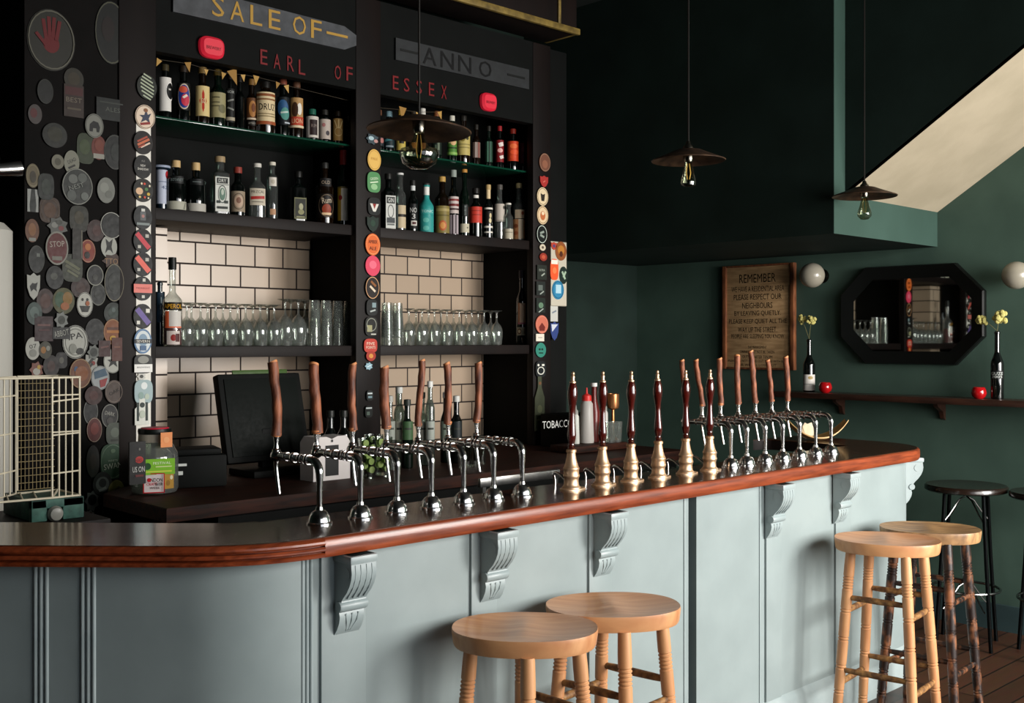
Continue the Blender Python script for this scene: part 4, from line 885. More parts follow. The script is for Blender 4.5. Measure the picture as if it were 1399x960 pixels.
def ang(lat, depth): # world heading of a direction given as (right, away) of the view
    return math.atan2(lat*-CO+depth*SX, lat*SX+depth*CO)
stool(2.092, 2.142, SZ, ang(.707, -.707), 'varnished pine bar stool nearest the viewer', PINE, PINEL, RUNG, PI/4-.05)
stool(2.464, 2.146, SZ-.002, ang(.766, -.643), 'varnished pine bar stool just behind the nearest one', PINE, PINEL, RUNG, PI/4+.02)
LOS = -math.atan(510/F)
stool(4.06, 2.10, SZ, ang(.94, -.34)+LOS, 'varnished pine bar stool at the far end, before the worn dark one', PINE, PINEL, RUNG, .38)
stool(4.43, 2.10, SZ, ang(.94, -.34)+LOS-.05, 'bar stool with worn dark-painted legs and bare wooden seat', WORNS, WORN, WORN, .5)
# black metal-legged stools by the right wall
def metal_stool(x, y, z, label, rz):
    t = thing('metal_stool', label, 'bar stool', (x, y, 0), rz, 'black metal-legged stools by the right wall')
    b = B(); b.lathe([(0, z-.035), (.19, z-.035), (.203, z-.028), (.203, z-.010), (.196, z-.001), (.17, z-.004), (0, z-.008)], noisy('black_lacquer_wood%.2f' % x, '#120c09', '#20140d', 8, .25, coat=.4), 40); obj('seat', b, t)
    BM = P('#17191a', .3, .9)
    for k in range(4):
        a = PI/4+PI/2*k; c, s = math.cos(a), math.sin(a)
        b = B(); b.tube([(c*.13, s*.13, z-.035), (c*.15, s*.15, z*.55), (c*.185, s*.185, .0)], .010, BM, 10); g = obj('leg', b, t)
        b = B()
        for zz, f in ((z-.05, 1), (z*.40, 1)):
            b.tube([(c*(.14), s*(.14), zz-.14), (c*.10, s*.10, zz-.10), (c*.045, s*.045, zz-.03), (0, 0, zz-.008)], .0045, CHROMED, 8)
        obj('curved_brace', b, g)
    b = B(); n = 36
    b.tube([(.163*math.cos(2*PI*i/n), .163*math.sin(2*PI*i/n), .29) for i in range(n+1)], .007, CHROMED, 8); obj('foot_ring', b, t)
metal_stool(5.60, 2.46, .825, 'round black stool with thin metal legs beyond the bar end', .3)
metal_stool(5.66, 2.05, .82, 'round black stool cut off by the right edge', .6)
# ---------------------------------------------------------------- bottles
def bottle_profile(R, H, hs, hn, rn, capH):
    z0 = 0.0; pr = [(0, .002), (R*.55, .004), (R*.8, 0), (R*.95, .003), (R, .012)]
    zs, zn, zt = H*hs, H*hn, H-capH*.5
    pr.append((R, zs))
    for k in range(1, 8):
        f = k/8; q = .5+.5*math.cos(PI*f); pr.append((rn+(R-rn)*(q if hs < .66 else q**.8), zs+(zn-zs)*f))
    pr += [(rn, zn), (rn, zt-.016), (rn*1.18, zt-.014), (rn*1.18, zt-.006), (rn, zt-.004), (rn*.9, zt), (0, zt)]
    return pr
def squarish(R, zs, zn):
    def rf(a, z):
        s = max(abs(math.cos(a)), abs(math.sin(a))); q = min(1.22, 1/s*1.0)
        k = 1 if z < zs else max(0, 1-(z-zs)/max(1e-4, zn-zs))
        return 1+(q-1)*k
    return rf
def bottle(label, px, by, ty, wpx, Y, Z, glass, style='round', lab=None, cap='#1a1a1a', capH=.03, hs=None, hn=None, nr=None, neck=None, group=None, liquid=None, turn=.75, roll=0):
    """lab: list of (py_top, py_bottom, half_angle_deg, base, items)"""
    p = onY(px, by, Y); d = dep(p); R = wpx/2*d/F; base = Vector((p.x, Y, Z))
    H = onY(px, ty, Y).z-Z
    hs = hs or {'round': .60, 'wine': .58, 'squat': .55, 'square': .66, 'flask': .55, 'tall': .66, 'can': .98, 'jar': .8}[style]
    hn = hn or {'round': .74, 'wine': .76, 'squat': .72, 'square': .76, 'flask': .74, 'tall': .80, 'can': .99, 'jar': .9}[style]
    rn = nr or (R*.8 if style == 'jar' else min(.0155, R*.5))
    t = thing('bottle', label, 'bottle', base, -math.asin(p.x/math.hypot(p.x, Y))*turn+roll, group)
    rf = squarish(R, H*hs, H*hn) if style == 'square' else None
    Rb = R*.9 if style == 'square' else R
    b = B(); b.lathe(bottle_profile(Rb, H, hs, hn, rn, capH), glass, 32 if style != 'square' else 40, rf=rf, sy=.62 if style == 'flask' else 1); obj('glass_body', b, t)
    if liquid:
        c, f = liquid; b = B(); b.lathe([(0, .006), (Rb*.93, .006), (Rb*.93, H*f), (0, H*f)], P(c, .15), 24, rf=rf, sy=.6 if style == 'flask' else 1); obj('liquid', b, t)
    if cap:
        b = B(); b.lathe([(0, H-capH), (rn*1.22, H-capH), (rn*1.25, H-capH*.5), (rn*1.2, H-.002), (0, H)], P(cap, .4), 20); obj('cap', b, t)
    if neck:
        c, f0, f1 = neck; b = B(); b.lathe([(rn*1.04, H*f0), (rn*1.06, H*f1)], P(c, .4), 20); obj('neck_foil', b, t)
    for yt, yb, ha, col, items in (lab or []):
        z1 = onY(px, yt, Y).z-Z; z0 = onY(px, yb, Y).z-Z; z0 = max(z0, .008)
        a = math.radians(ha); hw = Rb*a; hh = (z1-z0)/2; b = B(); n = 14
        if style == 'square':
            mf0 = plane_map(-Rb); hw = Rb*.84
            art(b, [('r', 0, 0, 1, 1, col)]+items, hw, hh, lambda u, v, o: mf0(u, v+(z0+z1)/2, o), .0006, 3)
        elif style == 'flask':
            mf0 = cyl_map(Rb, (z0+z1)/2)
            art(b, [('r', 0, 0, 1, 1, col)]+items, hw, hh, lambda u, v, o: (lambda q: (q[0], q[1]*.62-.0008, q[2]))(mf0(u, v, o)))
        else:
            art(b, [('r', 0, 0, 1, 1, col)]+items, hw, hh, cyl_map(Rb, (z0+z1)/2))
        obj('label', b, t)
    return t
YB1 = 4.50
GA = 'bottles on the left glass top shelf'; GB = 'bottles on the right glass top shelf'; GC = 'spirits on the left middle shelf'; GD = 'spirits on the right middle shelf'
cream, white = '#d9c8a0', '#dcd9d2'
b_ = bottle
# -- left top shelf
b_('black bottle with a white label cut by a dark arch', 226, 159, 88, 17, YB1, Z3, BLKGL, 'round', [(107, 153, 62, white, [('d', .75, .2, .75, .55, '#0d0f0f'), ('o', .75, .2, .75, .55, .12, '#efece6'), ('r', .6, .3, .2, .05, '#b9b7b0')])], '#3a3320', group=GA)
b_('black bottle with a round red and blue label', 251, 163, 90, 19, YB1, Z3, BLKGL, 'round', [(115, 152, 65, '#10110f', [('d', 0, 0, .8, .95, '#c9b7a0'), ('d', 0, .0, .7, .85, '#223a86'), ('d', .15, -.25, .5, .45, '#c4344a'), ('d', -.1, .5, .5, .25, '#c9543a'), ('r', .1, .0, .3, .08, '#e6d8c8', 40)])], '#2a2118', group=GA)
b_('bottle with a cream label bearing a red diamond', 277, 167, 92, 19, YB1, Z3, BRNGL, 'round', [(119, 160, 70, '#d5be84', [('p', [(0, .75), (.42, 0), (0, -.75), (-.42, 0)], '#b5301f'), ('t', 'GO', 0, 0, .22, .16, '#e8d8b0')])], '#7a6238', group=GA)
b_('bottle with a pale olive label full of small print', 298, 170, 95, 21, YB1, Z3, GRNGL, 'round', [(128, 162, 72, '#98916a', [('r', -.3, .6, .4, .05, '#4f4c36'), ('d', .4, -.3, .4, .35, '#6d6a4c'), ('r', -.3, .2, .4, .04, '#4f4c36'), ('r', -.3, -.1, .4, .04, '#4f4c36')])], '#6d5a2c', group=GA)
b_('dark bottle with pale scribbled lettering', 315, 172, 100, 12, YB1-.01, Z3, BLKGL, 'round', [(122, 168, 70, '#1b1c1a', [('t', 'NOIR', 0, .8, .7, .08, '#a9aca6'), ('r', 0, .3, .6, .05, '#7d7f78', 20), ('r', 0, -.2, .6, .05, '#7d7f78', -20), ('r', 0, -.8, .8, .1, '#a59c86')])], '#2a2520', group=GA)
b_('slim black unlabelled bottle', 328, 174, 104, 13, YB1, Z3, BLKGL, 'round', None, '#1a1714', group=GA)
b_('brown beer bottle with a tan figure label', 344, 179, 108, 15, YB1, Z3, BRNGL, 'round', [(135, 165, 66, '#5d3a20', [('d', .1, 0, .6, .75, '#a8723c'), ('d', .2, .1, .3, .4, '#6b3a1c'), ('r', 0, -.9, .8, .08, '#c9b8a0')]), (166, 173, 50, '#131110', [('t', 'AMBER', 0, 0, .8, .4, '#9a958a')])], '#7a5a30', group=GA)
b_('stout wide bottle with a cream DRUZ label', 363, 182, 112, 26, YB1-.03, Z3, BRNGL, 'squat', [(128, 172, 68, '#d8c49a', [('t', 'DRUZ', .1, .08, .78, .2, '#15120e'), ('r', 0, .82, 1, .08, '#8a4f2c'), ('r', 0, .55, 1, .05, '#8a5f3c'), ('r', 0, -.9, 1, .1, '#9a4f2c'), ('r', 0, -.35, .8, .03, '#8a7a58'), ('r', 0, -.5, .8, .03, '#8a7a58')])], '#141210', hs=.74, hn=.86, nr=.02, group=GA)
b_('black bottle with a blue and green round label', 387, 184, 108, 18, YB1, Z3, BLKGL, 'round', [(134, 172, 66, '#12181c', [('d', -.1, .2, .75, .6, '#2c5680'), ('d', .2, -.2, .6, .45, '#4d8a80'), ('r', .1, -.1, .5, .06, '#b9cbc2', 10), ('r', .5, -.85, .4, .05, '#b9c2c8')])], '#7a4030', group=GA)
b_('bottle with a tan, white and red beast label', 405.5, 187, 112, 18, YB1, Z3, BRNGL, 'round', [(135, 176, 66, '#b08a58', [('d', .3, .25, .35, .4, '#e2dccf'), ('d', -.3, .2, .4, .5, '#3b2516'), ('r', 0, -.55, .95, .28, '#b3402a'), ('t', 'LION', 0, -.55, .7, .15, '#e0b890'), ('r', 0, -.92, 1, .07, '#d8c8a8')])], '#5d4030', group=GA)
b_('bottle with a white label holding a dark panel', 427, 191, 149, 17, YB1, Z3, GRNGL, 'round', [(160, 189, 80, '#c9c2b8', [('r', .1, -.05, .45, .72, '#2a1c1c'), ('t', 'RUM', .1, .1, .3, .15, '#8a7a74')])], '#1d5a48', hs=.72, hn=.86, group=GA)
b_('short bottle with a pale pinkish label', 444, 193, 150, 16, YB1, Z3, BLKGL, 'round', [(164, 191, 78, '#b3a79c', [('d', .3, -.4, .25, .25, '#3a3438'), ('d', -.2, .4, .2, .2, '#a06a68')])], '#20201c', hs=.74, hn=.88, group=GA)
b_('short bottle with a golden sunburst label', 462, 195, 152, 14, YB1, Z3, BRNGL, 'round', [(163, 193, 76, '#a37f48', [('o', 0, -.2, .6, .4, .15, '#d8bd84'), ('r', 0, .5, .08, .4, '#d8bd84'), ('r', -.4, .5, .08, .35, '#d8bd84', 20), ('r', .4, .5, .08, .35, '#d8bd84', -20)])], '#20180f', hs=.76, hn=.88, group=GA)
b_('small dark bottle at the right end of the left glass shelf', 479, 197, 158, 12, YB1, Z3, BLKGL, 'round', [(172, 194, 70, '#1c1a1a', [('d', .2, .5, .3, .3, '#c9c4b8'), ('d', -.2, -.1, .4, .4, '#5d4a48')])], '#c9c2b0', group=GA)
# -- right top shelf
b_('black bottle with a dim pink and blue label behind the middle post', 518, 206, 150, 14, YB1, Z3, BLKGL, 'round', [(176, 200, 70, '#20262a', [('d', -.2, .5, .4, .3, '#8a9aa4'), ('d', .4, -.4, .35, .3, '#a86a64')])], '#5a3a28', group=GB)
b_('black bottle with a teal streaked label', 532, 207, 152, 15, YB1, Z3, BLKGL, 'round', [(182, 203, 66, '#14282c', [('r', 0, .1, .9, .15, '#3f7a80', 15), ('r', 0, -.8, .6, .1, '#7d8a90')])], '#6d8a94', group=GB)
b_('bottle with a yellow label around a black panel', 548, 208, 150, 13, YB1, Z3, BRNGL, 'round', [(180, 206, 72, '#b5a04c', [('r', .05, .3, .4, .6, '#12110d')])], '#b08d3a', group=GB)
b_('bottle with a tan and orange label under the round bulb', 565, 211, 152, 14, YB1, Z3, BRNGL, 'round', [(184, 206, 66, '#3d2c18', [('d', .1, -.3, .5, .5, '#b5702c'), ('r', 0, .6, .6, .2, '#8a7a3c')])], '#2a241a', group=GB)
b_('dark amber bottle with a white foil neck', 578, 213, 148, 13, YB1, Z3, BRNGL, 'round', [(186, 208, 66, '#2c2118', [('d', 0, -.2, .5, .5, '#9a5d30'), ('d', .3, .6, .3, .2, '#c9b89a')])], '#d5d2c8', capH=.05, group=GB)
b_('dark green bottle right of the round bulb', 597, 215, 152, 14, YB1, Z3, GRNGL, 'round', [(192, 212, 62, '#17231c', [('r', .2, .2, .2, .6, '#5d6a54'), ('r', -.3, -.2, .15, .5, '#4a5a48')])], '#7a4a2c', group=GB)
b_('bottle with a bright green and cream label', 618, 219, 158, 13, YB1, Z3, GRNGL, 'round', [(186, 213, 76, '#4d7f34', [('r', 0, .55, .7, .35, '#a9a878'), ('d', .1, .3, .45, .3, '#d0a878'), ('r', 0, -.25, 1, .08, '#25421f'), ('r', 0, -.8, 1, .12, '#86b05a')])], '#c9c6b8', group=GB)
b_('bottle with a tall yellow-cream label', 633.5, 221, 158, 18, YB1, Z3, BRNGL, 'round', [(184, 213, 74, '#b8a864', [('d', -.2, .5, .3, .22, '#7a6a2c'), ('d', .35, .6, .2, .18, '#3d3a1c'), ('r', 0, 0, .8, .05, '#8a7d48'), ('r', 0, -.3, .7, .05, '#8a7d48')])], '#1c1a16', group=GB)
b_('slim bottle with a greyish pink striped label', 651, 224, 170, 11, YB1, Z3, BRNGL, 'round', [(195, 216, 72, '#7d6a60', [('r', -.2, 0, .12, 1, '#b5a8a0'), ('r', .4, 0, .1, 1, '#8a3a30')])], '#1c1a16', group=GB)
b_('slim dark green bottle with painted vertical glints', 668, 226, 172, 11, YB1, Z3, GRNGL, 'round', [(194, 222, 70, '#1f3a2c', [('r', -.3, 0, .1, 1, '#5d8a74'), ('r', .3, 0, .08, 1, '#3f6a58')])], '#1c1a16', group=GB)  # glints on the glass painted as pale upright strips
b_('slim bottle with a red and white patched label', 683, 228, 172, 11, YB1, Z3, BLKGL, 'round', [(192, 222, 76, '#7d1c20', [('r', .2, .6, .5, .18, '#dcd0c8', 20), ('d', 0, .05, .5, .2, '#e0a8a0'), ('r', .3, -.55, .4, .14, '#dcd0c8', 20)])], '#8a1c20', group=GB)
b_('bottle in a bright orange-red wrapper', 701, 230, 176, 16, YB1, Z3, BLKGL, 'round', [(194, 221, 80, '#c8401f', [('d', 0, .5, .5, .25, '#e06a38'), ('d', .1, -.1, .55, .25, '#e0552c'), ('d', -.1, -.6, .4, .2, '#d04a24')])], '#701c10', group=GB)
b_('bottle with a purple-red label at the right end', 716.5, 231, 178, 12, YB1, Z3, BLKGL, 'round', [(196, 224, 76, '#6a2a38', [('d', 0, .4, .5, .3, '#7d3a48'), ('d', .1, -.3, .5, .35, '#54304a')])], '#301018', group=GB)
# -- left middle shelf
YM = 4.50
b_('bottle with a tall white label and red seal by the left post', 221.5, 289, 226, 15, YM, Z2, BLUGL, 'can', [(229, 279, 80, '#b9bfd0', [('d', .75, .6, .35, .22, '#a8242c'), ('t', '42', .3, -.1, .4, .09, '#5d6a8a'), ('r', .2, .2, .6, .02, '#6d7890')])], '#9aa4b8', capH=.012, nr=.03, group=GC)
b_('squat dark bottle with a cork and a low white band, left one', 241, 291, 219, 27, YM-.02, Z2, BLKGL, 'squat', [(276, 288, 70, '#a9a898', [('r', .7, 0, .03, .9, '#3a3c36', -20)]), (242, 252, 40, '#0c0f0f', [('t', 'BOTANIST', 0, 0, .9, .4, '#6d7876')])], '#c9aa78', capH=.032, hs=.62, group=GC)
b_('squat dark bottle with a cork and a low white band, right one', 268, 294, 222, 27, YM-.02, Z2, BLKGL, 'squat', [(279, 291.5, 70, '#b0aca2', [('r', -.75, 0, .03, .9, '#3a3c36', 20)]), (246, 254, 40, '#0c0f0f', [('r', 0, 0, .6, .1, '#6d7876')])], '#c9aa78', capH=.036, hs=.62, group=GC)
b_('tall square clear gin bottle with a white DRY label', 301, 297, 213.5, 25, YM-.02, Z2, GLASSD, 'square', [(243, 290, 60, '#cfd0c8', [('r', 0, .78, .8, .16, '#171a18'), ('t', 'DRY', 0, .78, .55, .1, '#d5d6ce'), ('o', 0, .0, .62, .52, .1, '#3a4a42'), ('d', 0, .0, .42, .36, '#5d7a6a'), ('d', 0, .12, .2, .18, '#b9c2b4'), ('r', -.55, -.45, .25, .08, '#2c3430'), ('r', .55, -.45, .25, .08, '#2c3430'), ('r', 0, -.78, .75, .07, '#232825'), ('r', 0, .55, .9, .015, '#3a3f3b')])], '#a08a68', capH=.028, hs=.70, hn=.76, nr=.019, group=GC, turn=.45)
b_('dark bottle with a pinkish cameo label and red cap', 325.5, 300, 228, 19, YM, Z2, BLKGL, 'round', [(262, 290, 72, '#958672', [('o', 0, .0, .7, .8, .1, '#5d4a3c'), ('d', 0, .0, .5, .6, '#b59a84'), ('d', 0, .1, .25, .3, '#7d5a4a')])], '#8a3a30', group=GC)
b_('clear arched flask with a white and red label', 352, 301, 223, 23, YM, Z2, GLASSD, 'flask', [(258, 281, 62, '#c2b8a4', [('t', 'MEZCAL', 0, .6, .75, .16, '#20201c'), ('r', 0, -.1, .8, .18, '#a8302c', 4), ('r', 0, -.6, .6, .06, '#7d7668')])], '#cfccc2', capH=.02, hs=.55, hn=.72, group=GC)
b_('tall clear bottle with bright glints and a pale stopper', 372.5, 300, 221, 15, YM, Z2, GLASSD, 'tall', [(243, 255, 40, '#d5cfc4', [('d', 0, 0, .5, .5, '#b5ae9c')]), (286, 294, 30, '#b58a68', [])], '#d5d0c0', capH=.018, hs=.72, group=GC)
b_('dark bottle with a small olive portrait card', 408, 304, 234, 22, YM, Z2, BLKGL, 'square', [(271, 300, 60, '#6a6a48', [('r', 0, 0, .88, .88, '#23241a'), ('d', .1, .15, .35, .32, '#a8a684'), ('d', .1, -.35, .5, .25, '#8a8860'), ('r', 0, -.8, .7, .05, '#8a8a66')])], '#141412', group=GC, turn=.5)
b_('dark rum bottle with gold script and a fire emblem', 444, 312, 222, 24, YM, Z2, BRNGL, 'round', [(266, 298, 62, '#130e0c', [('d', .1, -.3, .5, .45, '#8a3a24'), ('r', .1, -.7, .5, .1, '#d8b890'), ('t', 'Rum', .1, .45, .5, .25, '#c9b8a0', 8), ('o', .1, 0, .85, .95, .05, '#7d6a54')]), (245, 256, 40, '#0f0c0b', [('t', 'OLD', 0, 0, .7, .4, '#9a8a78')])], '#20201e', group=GC)
b_('tall dark bottle with red top and a long white and gold label', 469.5, 314, 205, 17, YM, Z2, GRNGL, 'wine', [(256, 302, 70, '#a8862c', [('r', .1, 0, .5, 1, '#d8d0c0'), ('d', -.5, .35, .25, .15, '#8a241c'), ('t', 'AMARO', .1, .1, .06, .5, '#8a7a60'), ('r', 0, .95, 1, .04, '#6a5a28')])], '#8a2420', capH=.075, group=GC)
# -- right middle shelf
b_('square gin bottle with a white shield label by the middle post', 531, 319, 237, 19, YM, Z2, BLKGL, 'square', [(268, 313, 60, '#c5c6c0', [('r', 0, .72, .85, .2, '#171a18'), ('t', 'GIN', 0, .72, .6, .13, '#d5d6ce'), ('o', 0, .05, .6, .4, .12, '#3a3f3c'), ('r', 0, -.5, .8, .16, '#33383a'), ('r', 0, -.75, .7, .05, '#5d6260')])], '#1a1a18', group=GD, turn=.4)
b_('clear bottle with a cream label split by a dark band', 547, 320, 236, 16, YM, Z2, GLASSD, 'round', [(281, 312, 66, '#bfae8e', [('r', 0, .1, 1, .12, '#2c2620'), ('r', -.6, 0, .2, 1, '#5d6a68')])], '#d0d0cc', capH=.012, group=GD)
b_('slim dark bottle with white block letters', 564.5, 319, 246, 13, YM, Z2, BLKGL, 'round', [(279, 313, 70, '#141616', [('t', 'NO', 0, .5, .6, .2, '#c9c9c4'), ('t', '3', 0, 0, .3, .2, '#c9c9c4'), ('r', .1, -.55, .5, .2, '#c9c5bc'), ('r', .1, -.55, .3, .1, '#4a2020')])], '#1c1c1a', neck=('#cfd2d0', .80, .93), group=GD)
b_('teal bottle with a white neck', 583, 324, 250, 20, YM-.01, Z2, P('#2f8f8a', .28), 'round', [(286, 293, 60, '#3a9a94', [('t', 'KRAKEN'[:0]+'TONIC', 0, 0, .8, .5, '#bfe0d8')]), (296, 318, 60, '#32928c', [('d', -.2, .5, .4, .3, '#5fb0a4'), ('d', -.2, -.5, .4, .3, '#5fb0a4')])], '#2a2c2a', capH=.012, neck=('#dcdcd6', .76, .97), hs=.52, hn=.72, group=GD)
b_('wide bottle with an olive label and orange emblem', 604.5, 325, 241, 20, YM, Z2, BRNGL, 'round', [(282, 319, 74, '#7d6f3c', [('d', -.05, -.45, .42, .38, '#b0552c'), ('d', -.05, -.45, .28, .25, '#c98a4a'), ('r', 0, .7, .8, .1, '#a0905a'), ('r', 0, .3, .7, .05, '#5d5228')])], '#b5904c', capH=.03, group=GD)
b_('bottle with a white and dark red striped label', 620, 325, 232, 14, YM, Z2, BLKGL, 'round', [(269, 292, 76, '#c2b4ae', [('r', 0, .6, 1, .12, '#7d2c2c'), ('r', 0, 0, 1, .14, '#6a2424'), ('r', 0, -.5, 1, .1, '#3a2424')]), (294, 320, 60, '#a89ca0', [('r', -.3, 0, .12, 1, '#3a3034'), ('r', .3, 0, .12, 1, '#3a3034')])], '#8a938c', capH=.04, group=GD)
b_('dark slim bottle with a small low cream label', 635, 327, 231, 13, YM, Z2, GRNGL, 'round', [(306, 318, 72, '#bfb8a0', [('d', .4, .1, .15, .2, '#5d5a48')]), (280, 296, 40, '#141816', [('t', 'FERNET', 0, 0, .25, .8, '#8a9490')])], '#b5803c', capH=.02, group=GD)
b_('bottle with a plain bright red label', 650.5, 328, 257, 17, YM, Z2, BLKGL, 'round', [(283, 305, 76, '#c03a2c', [('r', 0, .5, .7, .05, '#8a2418'), ('r', 0, 0, .6, .05, '#8a2418')])], '#1c1a18', neck=('#dcd8d0', .80, .86), group=GD)
b_('black bottle with thin cream bands and a pale neck', 667.5, 329, 252, 12, YM, Z2, BLKGL, 'round', [(284, 286.5, 80, '#d5d0c4', []), (289, 306, 50, '#15130f', [('d', .4, .3, .3, .4, '#c9b88c'), ('d', .3, -.5, .35, .4, '#d5c89c')]), (309, 311.5, 80, '#d5d0c4', []), (316.5, 318.5, 80, '#d5d0c4', [])], '#b59a68', neck=('#d5bd94', .74, .92), group=GD)
b_('clear bottle with a grey-white scalloped label', 683, 330, 252, 14, YM, Z2, GLASSD, 'round', [(279, 303, 78, '#b5aca0', [('d', .6, .6, .2, .2, '#33302c'), ('r', 0, -.9, .8, .06, '#8a8278')])], '#4a4642', group=GD)
b_('short clear bottle with a cream label at its foot', 695, 331, 277, 13, YM-.04, Z2, GLASSD, 'round', [(313, 326.5, 76, '#b0a894', [('r', 0, .3, .6, .08, '#6d6858')])], '#d0ccc0', capH=.012, group=GD)
b_('bottle with an orange and cream label at the shelf end', 709.5, 331, 250, 17, YM, Z2, GLASSD, 'round', [(300, 327, 78, '#c98e60', [('r', .1, 0, .3, 1, '#e2cdb0'), ('d', -.5, .3, .25, .2, '#8a4a2c'), ('d', -.5, -.4, .25, .2, '#a85a38')]), (287, 299, 50, '#d8c0a0', [('d', .5, .2, .3, .4, '#a8543a')])], '#a8986c', group=GD)
# -- bottom shelf
b_('tall dark blue bottle half hidden by the left post', 219, 473.5, 380, 13, 4.52, Z1, BLUGL, 'tall', [(400, 440, 40, '#24384a', [('t', 'I', .2, .5, .1, .2, '#c0ccd4'), ('t', 'n', .2, 0, .3, .15, '#c0ccd4')])], None, hs=.80)
b_('clear aperitif bottle of red-orange liquor with a black pourer', 236, 474, 351, 26, 4.46, Z1, GLASS, 'round', [(413, 424, 62, '#18130c', [('t', 'APEROL', 0, 0, .92, .55, '#e0a428')]), (425, 448, 52, '#c9c4bc', [('r', -.75, 0, .25, 1, '#d8623a'), ('r', 0, -.9, 1, .08, '#d8623a')]), (452, 472, 40, '#c9bcb4', [('d', 0, 0, .4, .5, '#8a2420'), ('r', .6, 0, .3, .6, '#4a1614')])], '#101512', capH=.055, liquid=('#5a0d0a', .34), hs=.50, hn=.62, nr=.014)
b_('dark wine bottle with a pinkish cream label by the right post', 713.5, 470, 369, 16, 4.50, Z1, BLKGL, 'wine', [(414, 443, 50, '#d8b89c', [('r', -.8, 0, .12, 1, '#a8643a'), ('r', 0, -.9, 1, .06, '#b05a78')]), (447, 458, 72, '#8f8672', [('d', -.5, 0, .3, .7, '#5d3c24'), ('d', -.5, 0, .18, .4, '#c0b090')])], '#2a2430', capH=.045)
# ---------------------------------------------------------------- bunting along the bottle tops
bn = thing('bunting', 'string of small gold pennants hung across both bays', 'bunting', (XY(216), YS+.02, 2.78))
sp = [(216, 86), (258, 92), (282, 99), (305, 104), (320.5, 106), (333, 107), (350, 110), (379, 117), (393, 122), (517, 152), (550, 155), (570, 158), (602, 158)]
for i, (px, py) in enumerate(sp):
    p = onY(px, py, YS+.02); s = (.013, .016, .010, .012, .026, .012, .016, .012, .014, .018, .024, .012, .016)[i]
    b = B(); b.prism(outline('f', s, s*1.35), .002, P(('#b08a48', '#9a7438', '#c09a58')[i % 3]), Matrix.Rotation(PI/2, 4, 'X') @ Matrix.Rotation((i*37 % 50-25)/60, 4, 'Z'))
    o = obj('pennant', b, bn); o.location = p-bn.location
pts = [onY(px, py-5, YS+.022)-bn.location for px, py in sp]
b = B(); b.tube(pts, .0012, P('#3a3020'), 5); obj('string', b, bn)
# ---------------------------------------------------------------- glassware
def wine_mesh(h, R):
    b = B(); b.lathe([(R*.82, 0), (R*.90, h*.12), (R*.98, h*.28), (R, h*.36), (R*.93, h*.46), (R*.68, h*.57), (R*.3, h*.64), (.0055, h*.68), (.0042, h*.84), (.0055, h*.93), (R*.5, h*.985), (R*.88, h), (R*.9, h*.992), (R*.3, h*.965)], GLASS, 28)
    b.lathe([(R*.80, .001), (R*.875, h*.12), (R*.955, h*.28), (R*.97, h*.36), (R*.89, h*.45), (R*.6, h*.56), (0, h*.62)], GLASS, 28)
    return b.mesh('wine_glass')
def pint_mesh(h, R):
    b = B(); b.lathe([(R, 0), (R*.97, .004), (R*.78, h), (0, h)], GLASS, 26)
    b.lathe([(R*.95, .0), (R*.92, .01), (R*.74, h-.012), (0, h-.012)], GLASS, 26)
    return b.mesh('tumbler')
def wine(px, py, top, Y, me, lb, g, h):
    p = onY(px, py, Y); o = bpy.data.objects.new('wine_glass', me); C.objects.link(o); o.location = (p.x, Y, Z1+.0005); o.rotation_euler = (0, 0, px)
    tag(o, lb, 'glass', g)
GW1, GW2, GT1, GT2, GP = 'upside-down wine glasses in the left bay', 'upside-down wine glasses in the right bay', 'tumblers stacked in the left bay', 'pint glasses stacked by the middle post', 'goblets in the left bay'
wm = wine_mesh(.193, .036)
for px in (255.5, 274.5, 295, 315, 336, 356, 375): wine(px, 473, 414, 4.50, wm, 'upside-down stemmed wine glass in the left bay, between aperitif bottle and goblets', GW1, .19)
for px in (262, 284, 305, 325, 346, 366): wine(px, 473, 414, 4.62, wm, 'upside-down stemmed wine glass in the left bay, between aperitif bottle and goblets', GW1, .19)
gm = wine_mesh(.222, .041)
for px, Y in ((390, 4.50), (408, 4.50), (398, 4.63), (417, 4.63)): wine(px, 474, 405, Y, gm, 'taller upside-down goblet between the wine glasses and the stacked tumblers', GP, .22)
wm2 = wine_mesh(.192, .035)
for px in (559, 577, 594, 611, 628, 645, 662, 679): wine(px, 471, 418, 4.50, wm2, 'upside-down stemmed wine glass in the right bay', GW2, .19)
for px in (569, 586, 603, 620, 637, 654, 671): wine(px, 471, 418, 4.63, wm2, 'upside-down stemmed wine glass in the right bay', GW2, .19)
tm = pint_mesh(.088, .031)
for px, Y in ((430, 4.49), (446, 4.49), (462, 4.49), (477, 4.49), (441, 4.62), (457, 4.62), (472, 4.62)):
    for k in range(4):
        p = onY(px, 473, Y); o = bpy.data.objects.new('tumbler', tm); C.objects.link(o); o.location = (p.x, Y, Z1+.0005+.044*k)
        tag(o, 'upside-down tumbler nested in the stacks left of the middle post', 'glass', GT1)
pm = pint_mesh(.138, .035)
for px, Y in ((529, 4.47), (543, 4.50)):
    for k in range(3):
        p = onY(px, 473, Y); o = bpy.data.objects.new('pint_glass', pm); C.objects.link(o); o.location = (p.x, Y, Z1+.0005+.040*k)
        tag(o, 'upside-down pint glass nested in the stacks right of the middle post', 'glass', GT2)
# ---------------------------------------------------------------- things on the back counter
ZB = .98
def lay(px, Y): return Vector((onY(px, 600, Y).x, Y, ZB))
